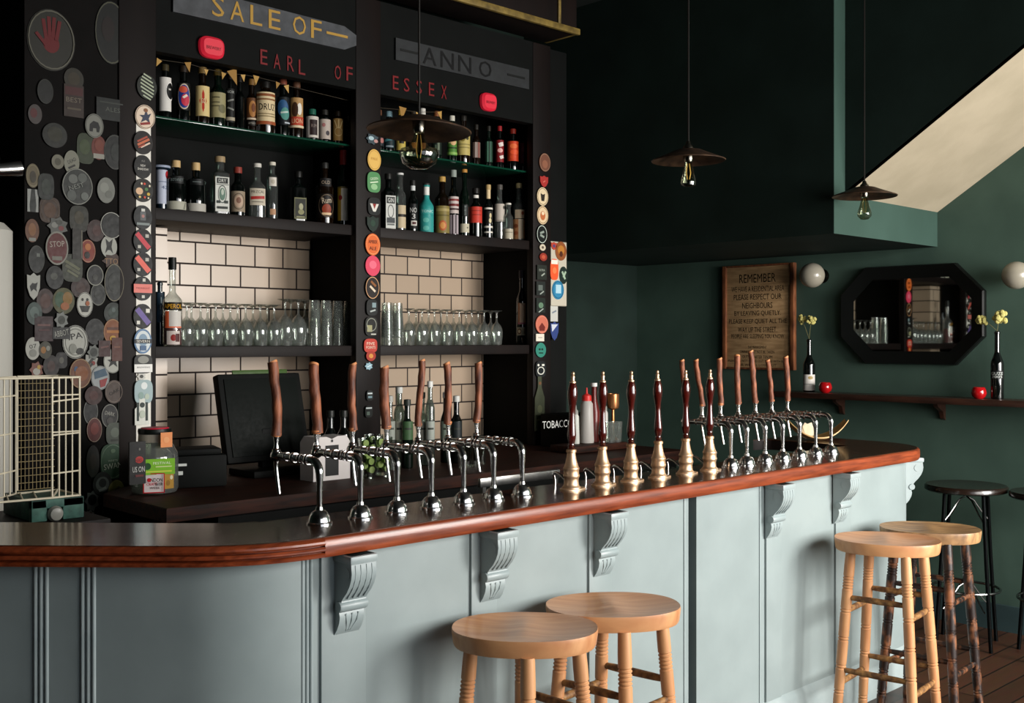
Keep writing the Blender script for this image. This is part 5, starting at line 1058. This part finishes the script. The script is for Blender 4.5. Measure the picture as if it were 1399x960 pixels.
# big jar with red lid
p = lay(212, 4.02); s = dep(p)/F; zr = lambda y: onY(212, y, 4.02).z-ZB
R = 31*s
t = thing('sweet_jar', 'large glass jar with red lid plastered with flyers', 'jar', p)
b = B(); b.lathe([(0, .004), (R*.92, .004), (R, .02), (R, zr(628)), (R*.97, zr(618)), (R*.72, zr(604)), (R*.68, zr(600)), (R*.68, zr(590)), (R*.62, zr(590))], thin_glass('greenish_jar_glass', '#b9c6b8', .10, .8, haze=.22), 36); obj('glass_body', b, t)
b = B(); b.lathe([(R*.70, zr(604)), (R*.71, zr(602)), (R*.69, zr(592))], P('#b0a898', .6), 30); obj('neck_band', b, t)
b = B(); b.lathe([(0, zr(592)), (R*.70, zr(592)), (R*.72, zr(588)), (R*.70, zr(585)), (0, zr(585))], P('#101512', .4), 30); b.lathe([(0, zr(585)), (R*.60, zr(585)), (R*.58, zr(583.5)), (0, zr(583))], P('#c02038', .4), 30); obj('lid', b, t)
def flyer(px, py, w, h, base, items, lb, deg=0, Y=4.02, Rr=R):
    c = onY(px, py, Y-Rr); a0 = max(-1, min(1, (px-212)*s/Rr)); th_ = math.asin(a0)*.9-.55
    o = thing('flyer', lb, 'flyer', (p.x, Y, onY(212, py, Y-Rr*.8).z), th_, 'flyers stuck on the jar')
    hw, hh = w/2*s, h/2*s; b = B(); art(b, [('r', 0, 0, 1, 1, base)]+items, hw, hh, lambda u, v, q: (u, -(Rr+.002+q)*1.0, v), .0007)
    g = obj('card', b, o); return o
flyer(231, 601, 17, 20, '#dd8a50', [('d', 0, 0, .5, .4, '#e39a62')], 'plain orange square card on the jar shoulder')
flyer(221, 637, 42, 21, '#7cb828', [('t', 'FESTIVAL', .2, .45, .55, .16, '#e8f0d0'), ('d', -.7, .1, .22, .45, '#1f4a24'), ('r', 0, -.6, .8, .1, '#c2cf4a'), ('r', .3, 0, .5, .06, '#d8e2a0')], 'bright green flyer across the middle of the jar')
flyer(214.5, 659, 27, 26, '#e4d8d6', [('t', 'LONDON', 0, .3, .8, .2, '#151515'), ('d', -.45, .32, .2, .2, '#c8242c'), ('t', 'CRAFT', -.2, -.1, .5, .16, '#c8243c'), ('t', 'BEER', .5, -.12, .35, .16, '#151515'), ('t', 'WEEK', .1, -.5, .5, .12, '#5d3a3c'), ('r', 0, .97, 1, .05, '#c0202c'), ('r', 0, -.97, 1, .05, '#c0202c'), ('r', -.97, 0, .05, 1, '#c0202c'), ('r', .97, 0, .05, 1, '#c0202c')], 'white LONDON flyer with a red border at the foot of the jar')
flyer(234, 658, 15, 20, '#a87f2c', [('d', .5, .5, .3, .3, '#cfc8a8'), ('d', -.2, -.2, .4, .4, '#8a6420')], 'mustard yellow card beside the white red-bordered flyer')
plate('menu_board', 'black card lettered in red and white standing left of the jar', 'card', 187, 632, 22, 58, 'r', '#0c0d0d', [('d', .2, .15, .5, .16, '#a82420'), ('t', 'HAS', .1, .13, .4, .09, '#4a0f0f'), ('t', 'US ON', .1, -.3, .75, .13, '#c9c9c4'), ('r', .2, -.6, .5, .05, '#5d1c1c'), ('d', .2, .65, .12, .06, '#6d6d68')], 3.93, .01)
# dark till screen
pa, pb_, Yt_ = onY(312, 508, 4.22), onY(425, 640, 4.22), 4.22
t = thing('till_screen', 'dark till monitor behind the leftmost taps', 'till', ((pa.x+pb_.x)/2, Yt_, ZB)); cx_ = t.location.x
SCR = noisy('till_casing', '#060807', '#0a0d0b', 8, .65, spec=.15)
b = B(); M = Matrix.Translation((0, 0, .05)) @ Matrix.Rotation(math.radians(-14), 4, 'X'); W2 = (pb_.x-pa.x)/2; HH = pa.z-ZB
b.box((0, .02, HH/2-.02), (2*W2, .05, HH-.06), SCR, .01, M); obj('casing', b, t)
b = B(); b.box((0, -.008, HH/2-.02), (2*W2-.05, .006, HH-.11), P('#070d0a', .6, 0, .12), .002, M); obj('screen', b, t)
b = B(); b.box((0, -.008, HH-.045), (2*W2-.14, .008, .018), P('#38521f', .5), .002, M); obj('top_strip', b, t)
b = B(); b.box2((-.14, -.10, 0), (.14, .12, .03), SCR, .008); b.box2((-.03, .02, .02), (.03, .06, .2), SCR, .006); obj('stand', b, t)
q = lay(268, 4.10)
t = thing('receipt_printer', 'black boxy machine between the jar and the till screen', 'printer', q, -.3)
b = B(); b.box2((-.11, -.08, 0), (.11, .10, .13), SCR, .012); b.box2((-.09, -.075, .13), (.09, .08, .155), SCR, .01); obj('body', b, t)
b = B(); b.box2((-.10, -.083, .09), (-.05, -.079, .10), P('#c9cdc8')); obj('painted_highlight', b, t)  # pale strip painted as a small white highlight on the dark casing
b = B(); b.box2((-.105, -.083, .055), (-.065, -.079, .07), P('#c9cdc8')); obj('painted_highlight_2', b, t)  # second pale strip painted as a highlight
# white bottle carrier with dark bottles
pc = lay(454, 3.86); sc_ = dep(pc)/F
t = thing('bottle_carrier', 'white cardboard carrier with a black panel behind the second tap', 'carrier', pc)
z1 = onY(454, 596, 3.86).z-ZB; hw = 30*sc_
b = B(); b.prism([(-hw, 0), (hw, 0), (hw, z1*.86), (hw*.8, z1), (hw*.3, z1), (.0, z1*.94), (-hw*.3, z1), (-hw*.8, z1), (-hw, z1*.86)], .10, P('#cfc9c6', .6), Matrix.Translation((0, .10, 0)) @ Matrix.Rotation(PI/2, 4, 'X')); obj('box', b, t)
b = B(); art(b, [('r', 0, -.1, .36, .7, '#121212'), ('t', 'PALE', 0, .2, .25, .1, '#b5b2ac'), ('r', 0, .8, .05, .06, '#2a2a2a')], hw, z1/2, lambda u, v, o: (u, -.0005-o, v+z1/2)); o = obj('printed_panel', b, t)
for i, px in enumerate((434, 452, 470)):
    q = lay(px, 4.03); bottle('black beer bottle standing behind the white carrier, %s' % ('left of three', 'middle of three', 'right of three')[i], px, 650, 560, 17, 4.03, ZB, BLKGL, 'round', None, '#20221f', group='bottles behind the white carrier')
# glasses of limes and a cluster of bottles in the right bay
LIME = noisy('lime_skin', '#4a7a1c', '#8aa83a', 14, .4)
for i, (px, Y) in enumerate(((502, 3.82), (523, 3.82), (511, 3.95))):
    p = lay(px, Y); o = thing('lime_glass', 'glass of cut limes behind the third and fourth taps, %s' % ('left one', 'right one', 'rear one')[i], 'glass', p, 0, 'glasses of limes on the back counter')
    b = B(); b.lathe([(0, .006), (.033, .006), (.034, .0), (.044, .17), (.042, .17), (.032, .012), (0, .012)], GLASSC, 26); obj('glass_body', b, o)
    for k in range(7):
        b = B(); a = k*2.4; b.sphere((.016*math.cos(a), .016*math.sin(a), .034+.019*k), .017, LIME, 12, sc=(1, .8, .75)); b.lathe([(0, 0), (.015, 0), (0, .001)], P('#b5c47a'), 12, Matrix.Translation((.016*math.cos(a), .016*math.sin(a)-.0145, .034+.019*k)) @ Matrix.Rotation(PI/2, 4, 'X'))
        obj('lime_wedge', b, o)
for i, (px, ty, w, gl, st, cp, nt) in enumerate(((533, 540, 15, GLASSD, 'round', '#a0a09a', 'left of the fourth bark handle'), (546, 528, 15, GLASSD, 'tall', '#c0c2be', 'tallest before the tiles'), (557, 545, 16, GRNGL, 'round', '#30342f', 'green one before the tiles'), (577, 535, 15, GLASSD, 'round', '#20221f', 'between the fifth and sixth handles'), (588, 520, 13, GLASSD, 'tall', '#d5d5d0', 'slim one left of the sixth handle'), (610, 535, 16, GRNGL, 'wine', '#c9cac4', 'right of the sixth handle'), (624, 540, 15, BLKGL, 'round', '#c9cac4', 'second right of the sixth handle'))):
    bottle('pourer bottle on the back counter, '+nt, px, 640, ty, w, 3.98+.05*(i % 2), ZB, gl, st, [(575, 600, 60, ('#8a8f86', '#a8a896', '#3d5a3a', '#8f8d80', '#9aa098', '#7d8a7c', '#22282a')[i], [('r', 0, .2, .6, .1, '#33362f')])], cp, capH=.03, group='pourer bottles on the back counter')
for i, (px, Y) in enumerate(((636, 3.8), (646, 3.8), (656, 3.86))):
    p = lay(px, Y); b = B(); b.lathe([(0, .005), (.028, .005), (.03, 0), (.036, .13), (.034, .13), (.028, .01), (0, .01)], GLASSC, 24)
    tag(obj('highball_glass', b, loc=p), 'highball glass on the back counter behind the seventh tap', 'glass', 'highball glasses behind the seventh tap')
# tobacco cabinet, tall dark fridge column
p0, p1 = onY(737, 560, 4.30), onY(778, 600, 4.30)
t = thing('tobacco_cabinet', 'black cabinet lettered TOBACCO at the foot of the right post', 'cabinet', ((p0.x+p1.x)/2, 4.17, ZB))
hw = (p1.x-p0.x)/2; hz = p0.z-ZB-.02
b = B(); b.box2((-hw, -.10, 0), (hw, .12, hz), BLACKP, .006); obj('body', b, t)
zt = onY(762, 579, 4.07).z-ZB; xt = onY(762, 579, 4.07).x-t.location.x
b = B(); art(b, [('t', 'TOBACCO', 0, 0, 1, 1, '#c9cac6')], .115, .020, lambda u, v, o: (u+xt, -.1005-o, v+zt)); obj('lettering', b, t)
# squeezy bottles, copper mug, tumbler on the raised shelf right of the shelving
zs = onY(815, 606, 3.9).z; xs0, xs1 = onY(778, 606, 3.9).x, onY(850, 606, 3.9).x
b = B(); b.box2((xs0, 3.86, zs-.036), (xs1, 4.04, zs), BACKW, .006); b.box2((xs0+.03, 3.88, ZB+.001), (xs1-.03, 4.02, zs-.036), BLACKP)
t = tag(obj('raised_shelf', b), 'raised dark wooden shelf with clear bottles right of the shelving', 'shelf')
def onshelf(px, Y=3.98): return Vector((onY(px, 600, Y).x, Y, zs))
for i, (px, w, ty, col, ccol, lb) in enumerate(((787, 9, 556, '#c2c4bc', None, 'pale narrow squeezy bottle half behind the first hand pump'), (802, 17, 533, '#aca8a2', '#c8302c', 'grey squeezy bottle with a red nozzle between the first two hand pumps'), (826, 10, 550, '#b5b4ae', None, 'pale squeezy bottle just right of the second hand pump'))):
    p = onshelf(px); k = dep(p)/F; H = onY(px, ty, 3.98).z-zs; Rr = w/2*k
    o = thing('squeezy_bottle', lb, 'bottle', p, 0, 'squeezy bottles on the raised shelf')
    b = B(); b.lathe([(0, 0), (Rr*1.15, 0), (Rr*1.2, .01), (Rr*1.05, H*.5), (Rr, H*.74), (Rr*.6, H*.82), (0, H*.84)], P(col, .4), 22); obj('body', b, o)
    b = B(); b.lathe([(0, H*.80), (Rr*.8, H*.80), (Rr*.75, H*.90), (.006, H*.94), (.004, H*1.05), (0, H*1.05)], P(ccol or '#8a8a84', .4), 18); obj('nozzle', b, o)
p = onshelf(812, 4.0); b = B(); b.lathe([(0, 0), (.03, 0), (.033, .16), (.014, .24), (.014, .30), (0, .30)], P('#5d1f1c', .25), 22); b.lathe([(0, .30), (.018, .30), (.018, .32), (0, .32)], P('#d5d5d0', .3), 18)
tag(obj('syrup_bottle', b, loc=p), 'dark red syrup bottle with a white cap behind the grey squeezy bottle', 'bottle')
p = onY(838, 545, 3.995); k = dep(p)/F
b = B(); b.lathe([(0, zs-p.z), (.035, zs-p.z), (.012, zs-p.z+.02), (.008, -.06), (.02, -.055), (.030, -.05), (.034, -.03), (.034, .028), (.030, .03), (.030, -.02), (0, -.03)], noisy('copper', '#a86a3c', '#c88a5a', 10, .3, metal=.8), 28)
tag(obj('copper_goblet', b, loc=p), 'small copper goblet right of the second hand pump', 'goblet')
for px in (833, 842):
    p = onshelf(px, 3.905); b = B(); b.lathe([(0, .004), (.026, .004), (.03, 0), (.036, .11), (.034, .11), (.026, .008), (0, .008)], GLASS, 22)
    tag(obj('tumbler', b, loc=p), 'clear tumbler on the raised shelf beside the copper goblet', 'glass', 'tumblers on the raised shelf')
# glasses on the work shelf behind the right-hand taps
for i, px in enumerate((876, 893, 912, 948, 956, 980, 1003, 1028)):
    p = onY(px, 600, 2.86); b = B(); b.lathe([(0, .004), (.030, .004), (.033, 0), (.041, .135), (.039, .135), (.030, .01), (0, .01)], GLASSC, 22)
    tag(obj('pint_glass', b, loc=(p.x, 2.86, .901)), 'clear pint glass standing on the work shelf behind the hand pumps and right-hand taps', 'glass', 'pint glasses on the work shelf')
# ---------------------------------------------------------------- wire rack on a green crate, pale cabinet, at the far left
YR = 3.60; WIRE = P('#e6dcc2', .45); WIREM = P('#a8966c', .5)
pr = onY(58, 682, YR)
ZG = pr.z-.005
q0, q1 = onY(46, 700, YR).x, onY(118, 700, YR).x
GREENC = noisy('worn_green_paint', '#1f4a40', '#356658', 30, .6, bump=.1)
b = B(); b.box2((.82, YR-.04, 0), (q1+.05, YR+.34, .94), BLACKP, .004); sc2 = thing('side_counter', 'black low side counter under the green crate', 'counter', (.82, YR, 0)); child('cabinet', b, sc2)
b = B(); b.box2((.80, YR-.06, .94), (q1+.06, YR+.36, ZB), DWOOD, .006); child('worktop', b, sc2)
t = thing('green_crate', 'worn dark green wooden crate under the wire rack', 'crate', ((q0+q1)/2, YR+.02, .001)); hw = (q1-q0)/2
b = B(); b.box2((-hw, .02, ZB), (hw, .26, ZG), GREENC, .008); obj('body', b, t)
b = B()
for x0, x1, z0, z1 in ((-hw, -hw+.05, ZB, ZG), (hw-.07, hw, ZB, ZG), (-hw, hw, ZG-.03, ZG)): b.box2((x0, -.005, z0), (x1, .02, z1), GREENC, .004)
obj('front_frame', b, t)
pk = onY(83, 704, YR-.03)
b = B(); b.lathe([(0, -.03), (.012, -.03), (.012, 0), (.022, .008), (.026, .02), (.02, .034), (0, .04)], P('#8a8a82', .3), 22, Matrix.Translation((pk.x-t.location.x, .012, pk.z)) @ Matrix.Rotation(PI/2, 4, 'X')); obj('knob', b, t)
t = thing('wire_rack', 'cream wire basket standing on end on the green crate', 'wire basket', (onY(60, 680, YR).x, YR+.02, ZG+.004))
zt = onY(76, 516, YR).z-t.location.z
def Xr(px, Y=YR): return onY(px, 600, Y).x-t.location.x
def wire(b, a, c, r=.0022): b.tube([a, c], r*1.25, WIRE if r > .0015 else WIREM, 6)
xl, xm, xr_ = Xr(-20), Xr(75), Xr(115, YR+.0)
D0, D1 = .0, .20
x75 = Xr(75)
# right-hand side panel turned towards the viewer: x from 75 to 115 px, running forwards
b = B(); fr = [(x75, 0), (xr_, .03)]
for k, px in enumerate((75, 84.5, 93.5, 102.5, 112.5)):
    x = Xr(px); wire(b, (x, 0, 0), (x, 0, zt), .003 if k in (0, 4) else .0021)
for zz in (0, .147, .30, .455, 1): wire(b, (Xr(75), 0, zt*(1-zz) if zz not in (0,) else zt), (Xr(113), 0, zt*(1-zz)), .003 if zz in (0, 1) else .002)
wire(b, (Xr(75), 0, zt*.80), (Xr(113), 0, zt*.82)); wire(b, (Xr(75), 0, zt*.52), (Xr(113), 0, zt*.53)); wire(b, (Xr(75), 0, zt*.20), (Xr(113), 0, zt*.21))
obj('side_panel', b, t)
b = B(); x0, x1 = Xr(27, YR+.18), Xr(74, YR+.18); N = 9
for k in range(N+1): x = x0+(x1-x0)*k/N; wire(b, (x, .18, .01), (x, .18, zt), .0008 if k not in (0,) else .003)
for k in range(17): z = .01+(zt-.01)*k/16; wire(b, (x0, .18, z), (x1+.01, .18, z), .0008)
obj('mesh_panel', b, t)
b = B(); xL0, xL1 = Xr(-30, YR+.05), Xr(28, YR+.16)
for k in range(7): f = k/6; wire(b, (xL0+(xL1-xL0)*f, .02+.16*f, 0), (xL0+(xL1-xL0)*f, .02+.16*f, zt), .0024)
for z in (0, .20, .52, .84, 1): wire(b, (xL0, .02, zt*z), (xL1, .18, zt*z), .0024)
obj('left_panel', b, t)
b = B()
wire(b, (Xr(75), 0, zt), (x1+.02, .18, zt), .003); wire(b, (Xr(75), 0, 0), (x1+.02, .18, 0), .003); wire(b, (xL0, .02, 0), (Xr(75), 0, 0), .003); wire(b, (xL0, .02, zt), (Xr(75), 0, zt), .003)
wire(b, (Xr(113), 0, 0), (Xr(113), .18, 0), .003); wire(b, (Xr(113), 0, zt), (Xr(113), .18, zt), .003); wire(b, (x0, .18, zt), (Xr(113), .18, zt), .003); wire(b, (x0, .18, 0), (Xr(113), .18, 0), .003); wire(b, (Xr(113), .18, 0), (Xr(113), .18, zt), .003)
for k in range(1, 5): wire(b, (xL0+(Xr(75)-xL0)*k/5, .012, 0), (xL0+(Xr(75)-xL0)*k/5+.05, .18, 0), .002)
obj('frame_wires', b, t)
# pale rounded cabinet and chrome lamp at the left edge of the frame
pw = onY(4, 400, 4.45)
b = B(); poly = []
x0, x1, y0, y1, r = pw.x-.55, 1.500, 4.25, 4.80, .12
for cx__, cy__, a0 in ((x1-r, y0+r, -PI/2), (x1-r, y1-r, 0), (x0+r, y1-r, PI/2), (x0+r, y0+r, PI)):
    for k in range(9): a = a0+PI/2*k/8; poly.append((cx__+r*math.cos(a)-pw.x, cy__+r*math.sin(a)-4.25))
ztop = onY(10, 302, 4.25).z
b.prism(poly, ztop, P('#b9b7ae', .55), bev=.03)
t = thing('pale_cabinet', 'pale rounded upright cabinet cut off by the left edge behind the wire basket', 'cabinet', (pw.x, 4.25, 0)); obj('body', b, t)
b = B(); b.box2((x0-pw.x+.06, -.006, .1), (x0-pw.x+.075, .0, ztop-.1), CHROMED, .002); obj('door_seam', b, t)
pl_ = onY(10, 231, 4.3)
t = thing('chrome_spotlight', 'small chrome spotlight at the left edge above the pale cabinet', 'lamp', pl_)
b = B(); b.lathe([(0, -.05), (.028, -.05), (.032, .03), (.03, .05), (.024, .045), (0, .04)], CHROME, 24, Matrix.Rotation(math.radians(80), 4, 'Y')); obj('lamp_head', b, t)
b = B(); b.tube([(-.03, 0, .03), (-.05, .03, .2), (-.05, .06, ZC-pl_.z)], .007, CHROMED, 8); obj('stem', b, t)
# ---------------------------------------------------------------- right wall: mirror, lamps, notice, ledge with bottles
YM0 = onX(1246, 430, XW); RW = -PI/2
b = B()
ws, hs_ = .43, .285
def octo(w, h, c): return [(-w+c, -h), (w-c, -h), (w, -h+c), (w, h-c), (w-c, h), (-w+c, h), (-w, h-c), (-w, -h+c)]
MX = Matrix.Rotation(PI/2, 4, 'X')
t = thing('octagonal_mirror', 'octagonal mirror in a wide black frame on the green wall', 'mirror', (XW-.002, YM0.y, YM0.z), RW)
outer, inner = octo(ws, hs_, .16), octo(ws-.075, hs_-.075, .125)
vs = [(x, 0, z) for x, z in outer]+[(x, -.03, z) for x, z in outer]+[(x*.985, -.042, z*.985) for x, z in outer]+[(x, -.018, z) for x, z in inner]
fs = []
for l, m in ((0, 8), (8, 16), (16, 24)):
    fs += [[l+i, l+(i+1) % 8, m+(i+1) % 8, m+i] for i in range(8)]
b.add(vs, fs, P('#0b0d0c', .4)); obj('frame', b, t, smooth=20)
b = B(); b.prism(inner, .004, P('#b5bab6', .02, 1.0), Matrix.Translation((0, -.012, 0)) @ MX); obj('mirror_glass', b, t)
for px, py, r, lb in ((1110, 376, 17, 'round opal wall lamp between the wooden notice and the mirror'), (1389, 376, 19, 'round opal wall lamp right of the mirror, cut by the edge')):
    p = onX(px, py, XW-.12); k = dep(p)/F
    t = thing('globe_lamp', lb, 'wall lamp', (XW, p.y, p.z), RW, 'opal globe lamps on the right wall')
    b = B(); b.sphere((0, -.12, 0), r*k, P('#8f8a7c', .22, 0, .5), 32); obj('globe', b, t)
    b = B(); b.lathe([(0, 0), (.045, 0), (.045, .012), (.018, .02), (.016, .06), (0, .06)], P('#2a2a28', .3, 1), 20, MX); obj('bracket', b, t)
pn = onX(1037.5, 433, XW); wN = abs(onX(992, 433, XW).y-onX(1082, 433, XW).y)/2; hN = .325
t = thing('wooden_notice', 'wooden notice headed REMEMBER in black lettering on the right wall', 'notice', (XW, pn.y, pn.z), RW)
NB = noisy('notice_board_wood', '#a07f58', '#bd9a6e', 5, .6, (2, 2, 14)); NF = noisy('notice_frame_wood', '#5d321c', '#84502e', 6, .55, (8, 8, 2))
b = B(); b.box2((-wN, -.02, -hN), (wN, 0, hN), NB, .002); obj('board', b, t)
b = B()
for x in (-wN, wN+.012): b.box2((x-.014, -.034, -hN-.012), (x+.014, 0, hN+.012), NF, .003)
b.box2((-wN, -.03, hN), (wN, 0, hN+.012), NF, .002); b.box2((-wN, -.03, -hN-.012), (wN, 0, -hN), NF, .002); obj('frame', b, t)
IK = '#12100c'
rows = [('REMEMBER', .77, .58, .085), ('WE HAVE A RESIDENTIAL AREA', .56, .84, .052), ('PLEASE RESPECT OUR', .40, .76, .055), ('NEIGHBOURS', .23, .48, .055), ('BY LEAVING QUIETLY.', .07, .74, .055), ('PLEASE KEEP QUIET ALL THE', -.09, .92, .052), ('WAY UP THE STREET.', -.25, .62, .052), ('PEOPLE ARE SLEEPING YOU KNOW', -.38, .84, .042), ('THE MANAGEMENT', -.60, .30, .028), ('DRINKS MUST NOT BE TAKEN', -.69, .54, .028), ('OUTSIDE AFTER TEN PM', -.79, .48, .03), ('PLEASE DO NOT STAND OUT THERE WITH BEER', -.87, .94, .024), ('OR WE ALL LOSE OUT', -.95, .6, .024)]
for nm, rr in (('heading', rows[:1]), ('message', rows[1:8]), ('small_print', rows[8:])):
    b = B(); art(b, [('t', s_, 0, y_, w_, h_, IK) for s_, y_, w_, h_ in rr], wN*.95, hN, plane_map(-.0205), .00002); obj(nm, b, t)
zl = 1.257; ya, yb2 = onX(1080, 540, XW).y, .9
LED = noisy('ledge_wood', '#2a1a14', '#3d251b', 5, .35, (10, 1.2, 10))
t = thing('wall_ledge', 'dark wooden drinks ledge along the right wall under the mirror', 'ledge', (XW, (ya+yb2)/2, zl))
b = B(); b.box2((-.20, yb2-t.location.y, -.035), (0, ya-t.location.y, 0), LED, .006); obj('board', b, t)
for px in (1150, 1287):
    y = onX(px, 560, XW).y-t.location.y; b = B(); b.prism([(0, 0), (-.11, 0), (-.10, -.02), (-.035, -.05), (-.02, -.09), (0, -.10)], .024, LED, Matrix.Translation((0, y, -.035)) @ MX); obj('bracket', b, t)
def lbottle(px, ty, w, lab, lb, style):
    p = onX(px, 540, XW-.10); k = dep(p)/F; R = w/2*k; H = onX(px, ty, XW-.10).z-zl
    t = thing('vase_bottle', lb, 'bottle', (XW-.10, p.y, zl), RW+.35, 'bottles of dried flowers on the ledge')
    b = B(); b.lathe(bottle_profile(R, H, .50, .72, .013, 0), BLKGL, 28); obj('glass_body', b, t)
    for z0, z1, ha, c, it in lab:
        b = B(); art(b, [('r', 0, 0, 1, 1, c)]+it if c else it, R*math.radians(ha), (z1-z0)*H/2, cyl_map(R, (z0+z1)/2*H)); obj('label', b, t)
    return p, H, k
for px, ty, w, lab, lb, fl in ((1106, 463, 16, [(.03, .33, 80, '#c9c4bd', [('d', .3, .6, .3, .2, '#a08a58'), ('r', 0, -.2, .6, .05, '#8a8a86')])], 'dark bottle with white label and dried flowers, left of mirror', ((1095, 436, .030), (1109, 437, .030))), (1363, 452, 17, [(.30, .42, 75, '#0b0d0d', [('t', 'GUZE', 0, .3, .7, .35, '#b5bab6'), ('t', 'BOON'[:0]+'2005', 0, -.5, .6, .3, '#b5bab6')])], 'plain dark bottle with white lettering and dried flowers, right of mirror', ((1342, 437, .034), (1366, 433, .042)))):
    p, H, k = lbottle(px, ty, w, lab, lb, '')
    for i, (fx, fy, fr_) in enumerate(fl):
        q = onX(fx, fy, XW-.10)
        o = thing('dried_flower', 'pale yellow dried flower head, %s of the two in the bottle %s of the mirror' % (('left', 'right')[i], ('left', 'right')[px > 1200]), 'flower', (XW-.10, p.y, zl+H), 0, 'dried flowers on the ledge')
        dy, dz = q.y-p.y, q.z-zl-H
        b = B(); b.tube([(0, 0, -.12), (0, 0, 0), (0, dy*.5, dz*.6), (0, dy, dz)], .0015, P('#6d6a44'), 6); obj('stem', b, o)
        b = B(); rn_ = random.Random(fx)
        for n_ in range(26):
            v = Vector((rn_.gauss(0, 1), rn_.gauss(0, 1), rn_.gauss(0, 1))).normalized()*fr_*rn_.uniform(.3, .9)
            b.sphere((v.x, dy+v.y, dz+v.z), fr_*.34, P('#b5ad68', .7), 8)
        obj('flower_head', b, o)
RG = noisy('red_candle_glass', '#8a0c10', '#b01418', 10, .12, coat=.5)
for px, lb in ((1128, 'red glass candle holder left of the mirror'), (1338, 'red glass candle holder right of the mirror')):
    p = onX(px, 540, XW-.13); b = B(); b.lathe([(0, 0), (.02, 0), (.034, .012), (.040, .030), (.036, .050), (.029, .062), (.026, .062), (.032, .05), (.036, .03), (0, .015)], RG, 26)
    tag(obj('candle_holder', b, loc=(XW-.13, p.y, zl)), lb, 'candle holder', 'red candle holders on the ledge')
# ---------------------------------------------------------------- wooden dish of menus on the far end of the bar
pd = onZ(1111, 602, ZT); pd = Vector((4.88, 2.90, ZT+.0025))
t = thing('wooden_dish', 'shallow pale wooden dish on the far end of the bar top', 'dish', pd, ang(1, 0))
LW = noisy('pale_bent_wood', '#b08a54', '#d0ac74', 6, .5, (1, 8, 8))
b = B(); n = 20; vs = []; fs = []
for i in range(n+1):
    u = -1+2*i/n; x = .15*u; z = .085*abs(u)**2.2; w = .075*(1-.55*abs(u)**2)
    vs += [(x, -w, z+.012), (x, -w*.5, z+.002), (x, w*.5, z+.002), (x, w, z+.012), (x, w, z+.018), (x, w*.5, z+.008), (x, -w*.5, z+.008), (x, -w, z+.018)]
for i in range(n):
    for j in range(8): k = (j+1) % 8; fs.append([i*8+j, i*8+k, (i+1)*8+k, (i+1)*8+j])
fs += [list(range(8)), [n*8+j for j in range(8)][::-1]]
b.add(vs, fs, LW); obj('bent_body', b, t)
for i, (x, a) in enumerate(((-.075, .5), (-.03, -.35))):
    b = B(); b.box((0, 0, .035), (.05, .004, .07), P('#cfc4a8'), .001)
    o = tag(obj('folded_card', b, loc=t.location+Vector((x*SX, -x*CO, .016)), rot=(.25, a, ang(1, 0))), ('leaning cream card at the left of the wooden dish', 'cream card propped beside it in the wooden dish')[i], 'card', 'cards in the wooden dish')
# ---------------------------------------------------------------- light: daylight through the two front windows
def area(name, loc, rot, sx, sy, power, col, spread=180):
    l = bpy.data.lights.new(name, 'AREA'); l.shape = 'RECTANGLE'; l.size = sx; l.size_y = sy; l.energy = power; l.color = col; l.spread = math.radians(spread)
    o = bpy.data.objects.new(name, l); C.objects.link(o); o.location = loc; o.rotation_euler = rot; return o
for i, (pw_, col) in enumerate(((225, (1, .96, .91)), (62, (1, .96, .91)), (9, (.96, .98, 1)))):
    x0, x1, z0, z1 = WIN[i]
    area('daylight_%d' % (i+1), ((x0+x1)/2, YF-.02, (z0+z1)/2), (math.radians(90-18), 0, 0), x1-x0-.1, z1-z0-.1, pw_*1.05, col, 135)
w = bpy.data.worlds.new('sky'); bpy.context.scene.world = w; w.use_nodes = True
w.node_tree.nodes['Background'].inputs['Color'].default_value = (.75, .85, 1, 1)
w.node_tree.nodes['Background'].inputs['Strength'].default_value = 1.0
# ---------------------------------------------------------------- camera
cam = bpy.data.cameras.new('camera'); co = bpy.data.objects.new('camera', cam); C.objects.link(co)
co.location = (0, 0, EYE); co.rotation_euler = (PI/2, 0, -(PI/2-TH))
cam.sensor_width = 36; cam.lens = 36*F/1399; cam.shift_y = (HY-480)/1399; cam.clip_start = .05
sc = bpy.context.scene; sc.camera = co
sc.view_settings.view_transform = 'Standard'; sc.view_settings.look = 'None'; sc.view_settings.gamma = 1; sc.view_settings.use_curve_mapping = False
sc.view_settings.exposure = 0.0
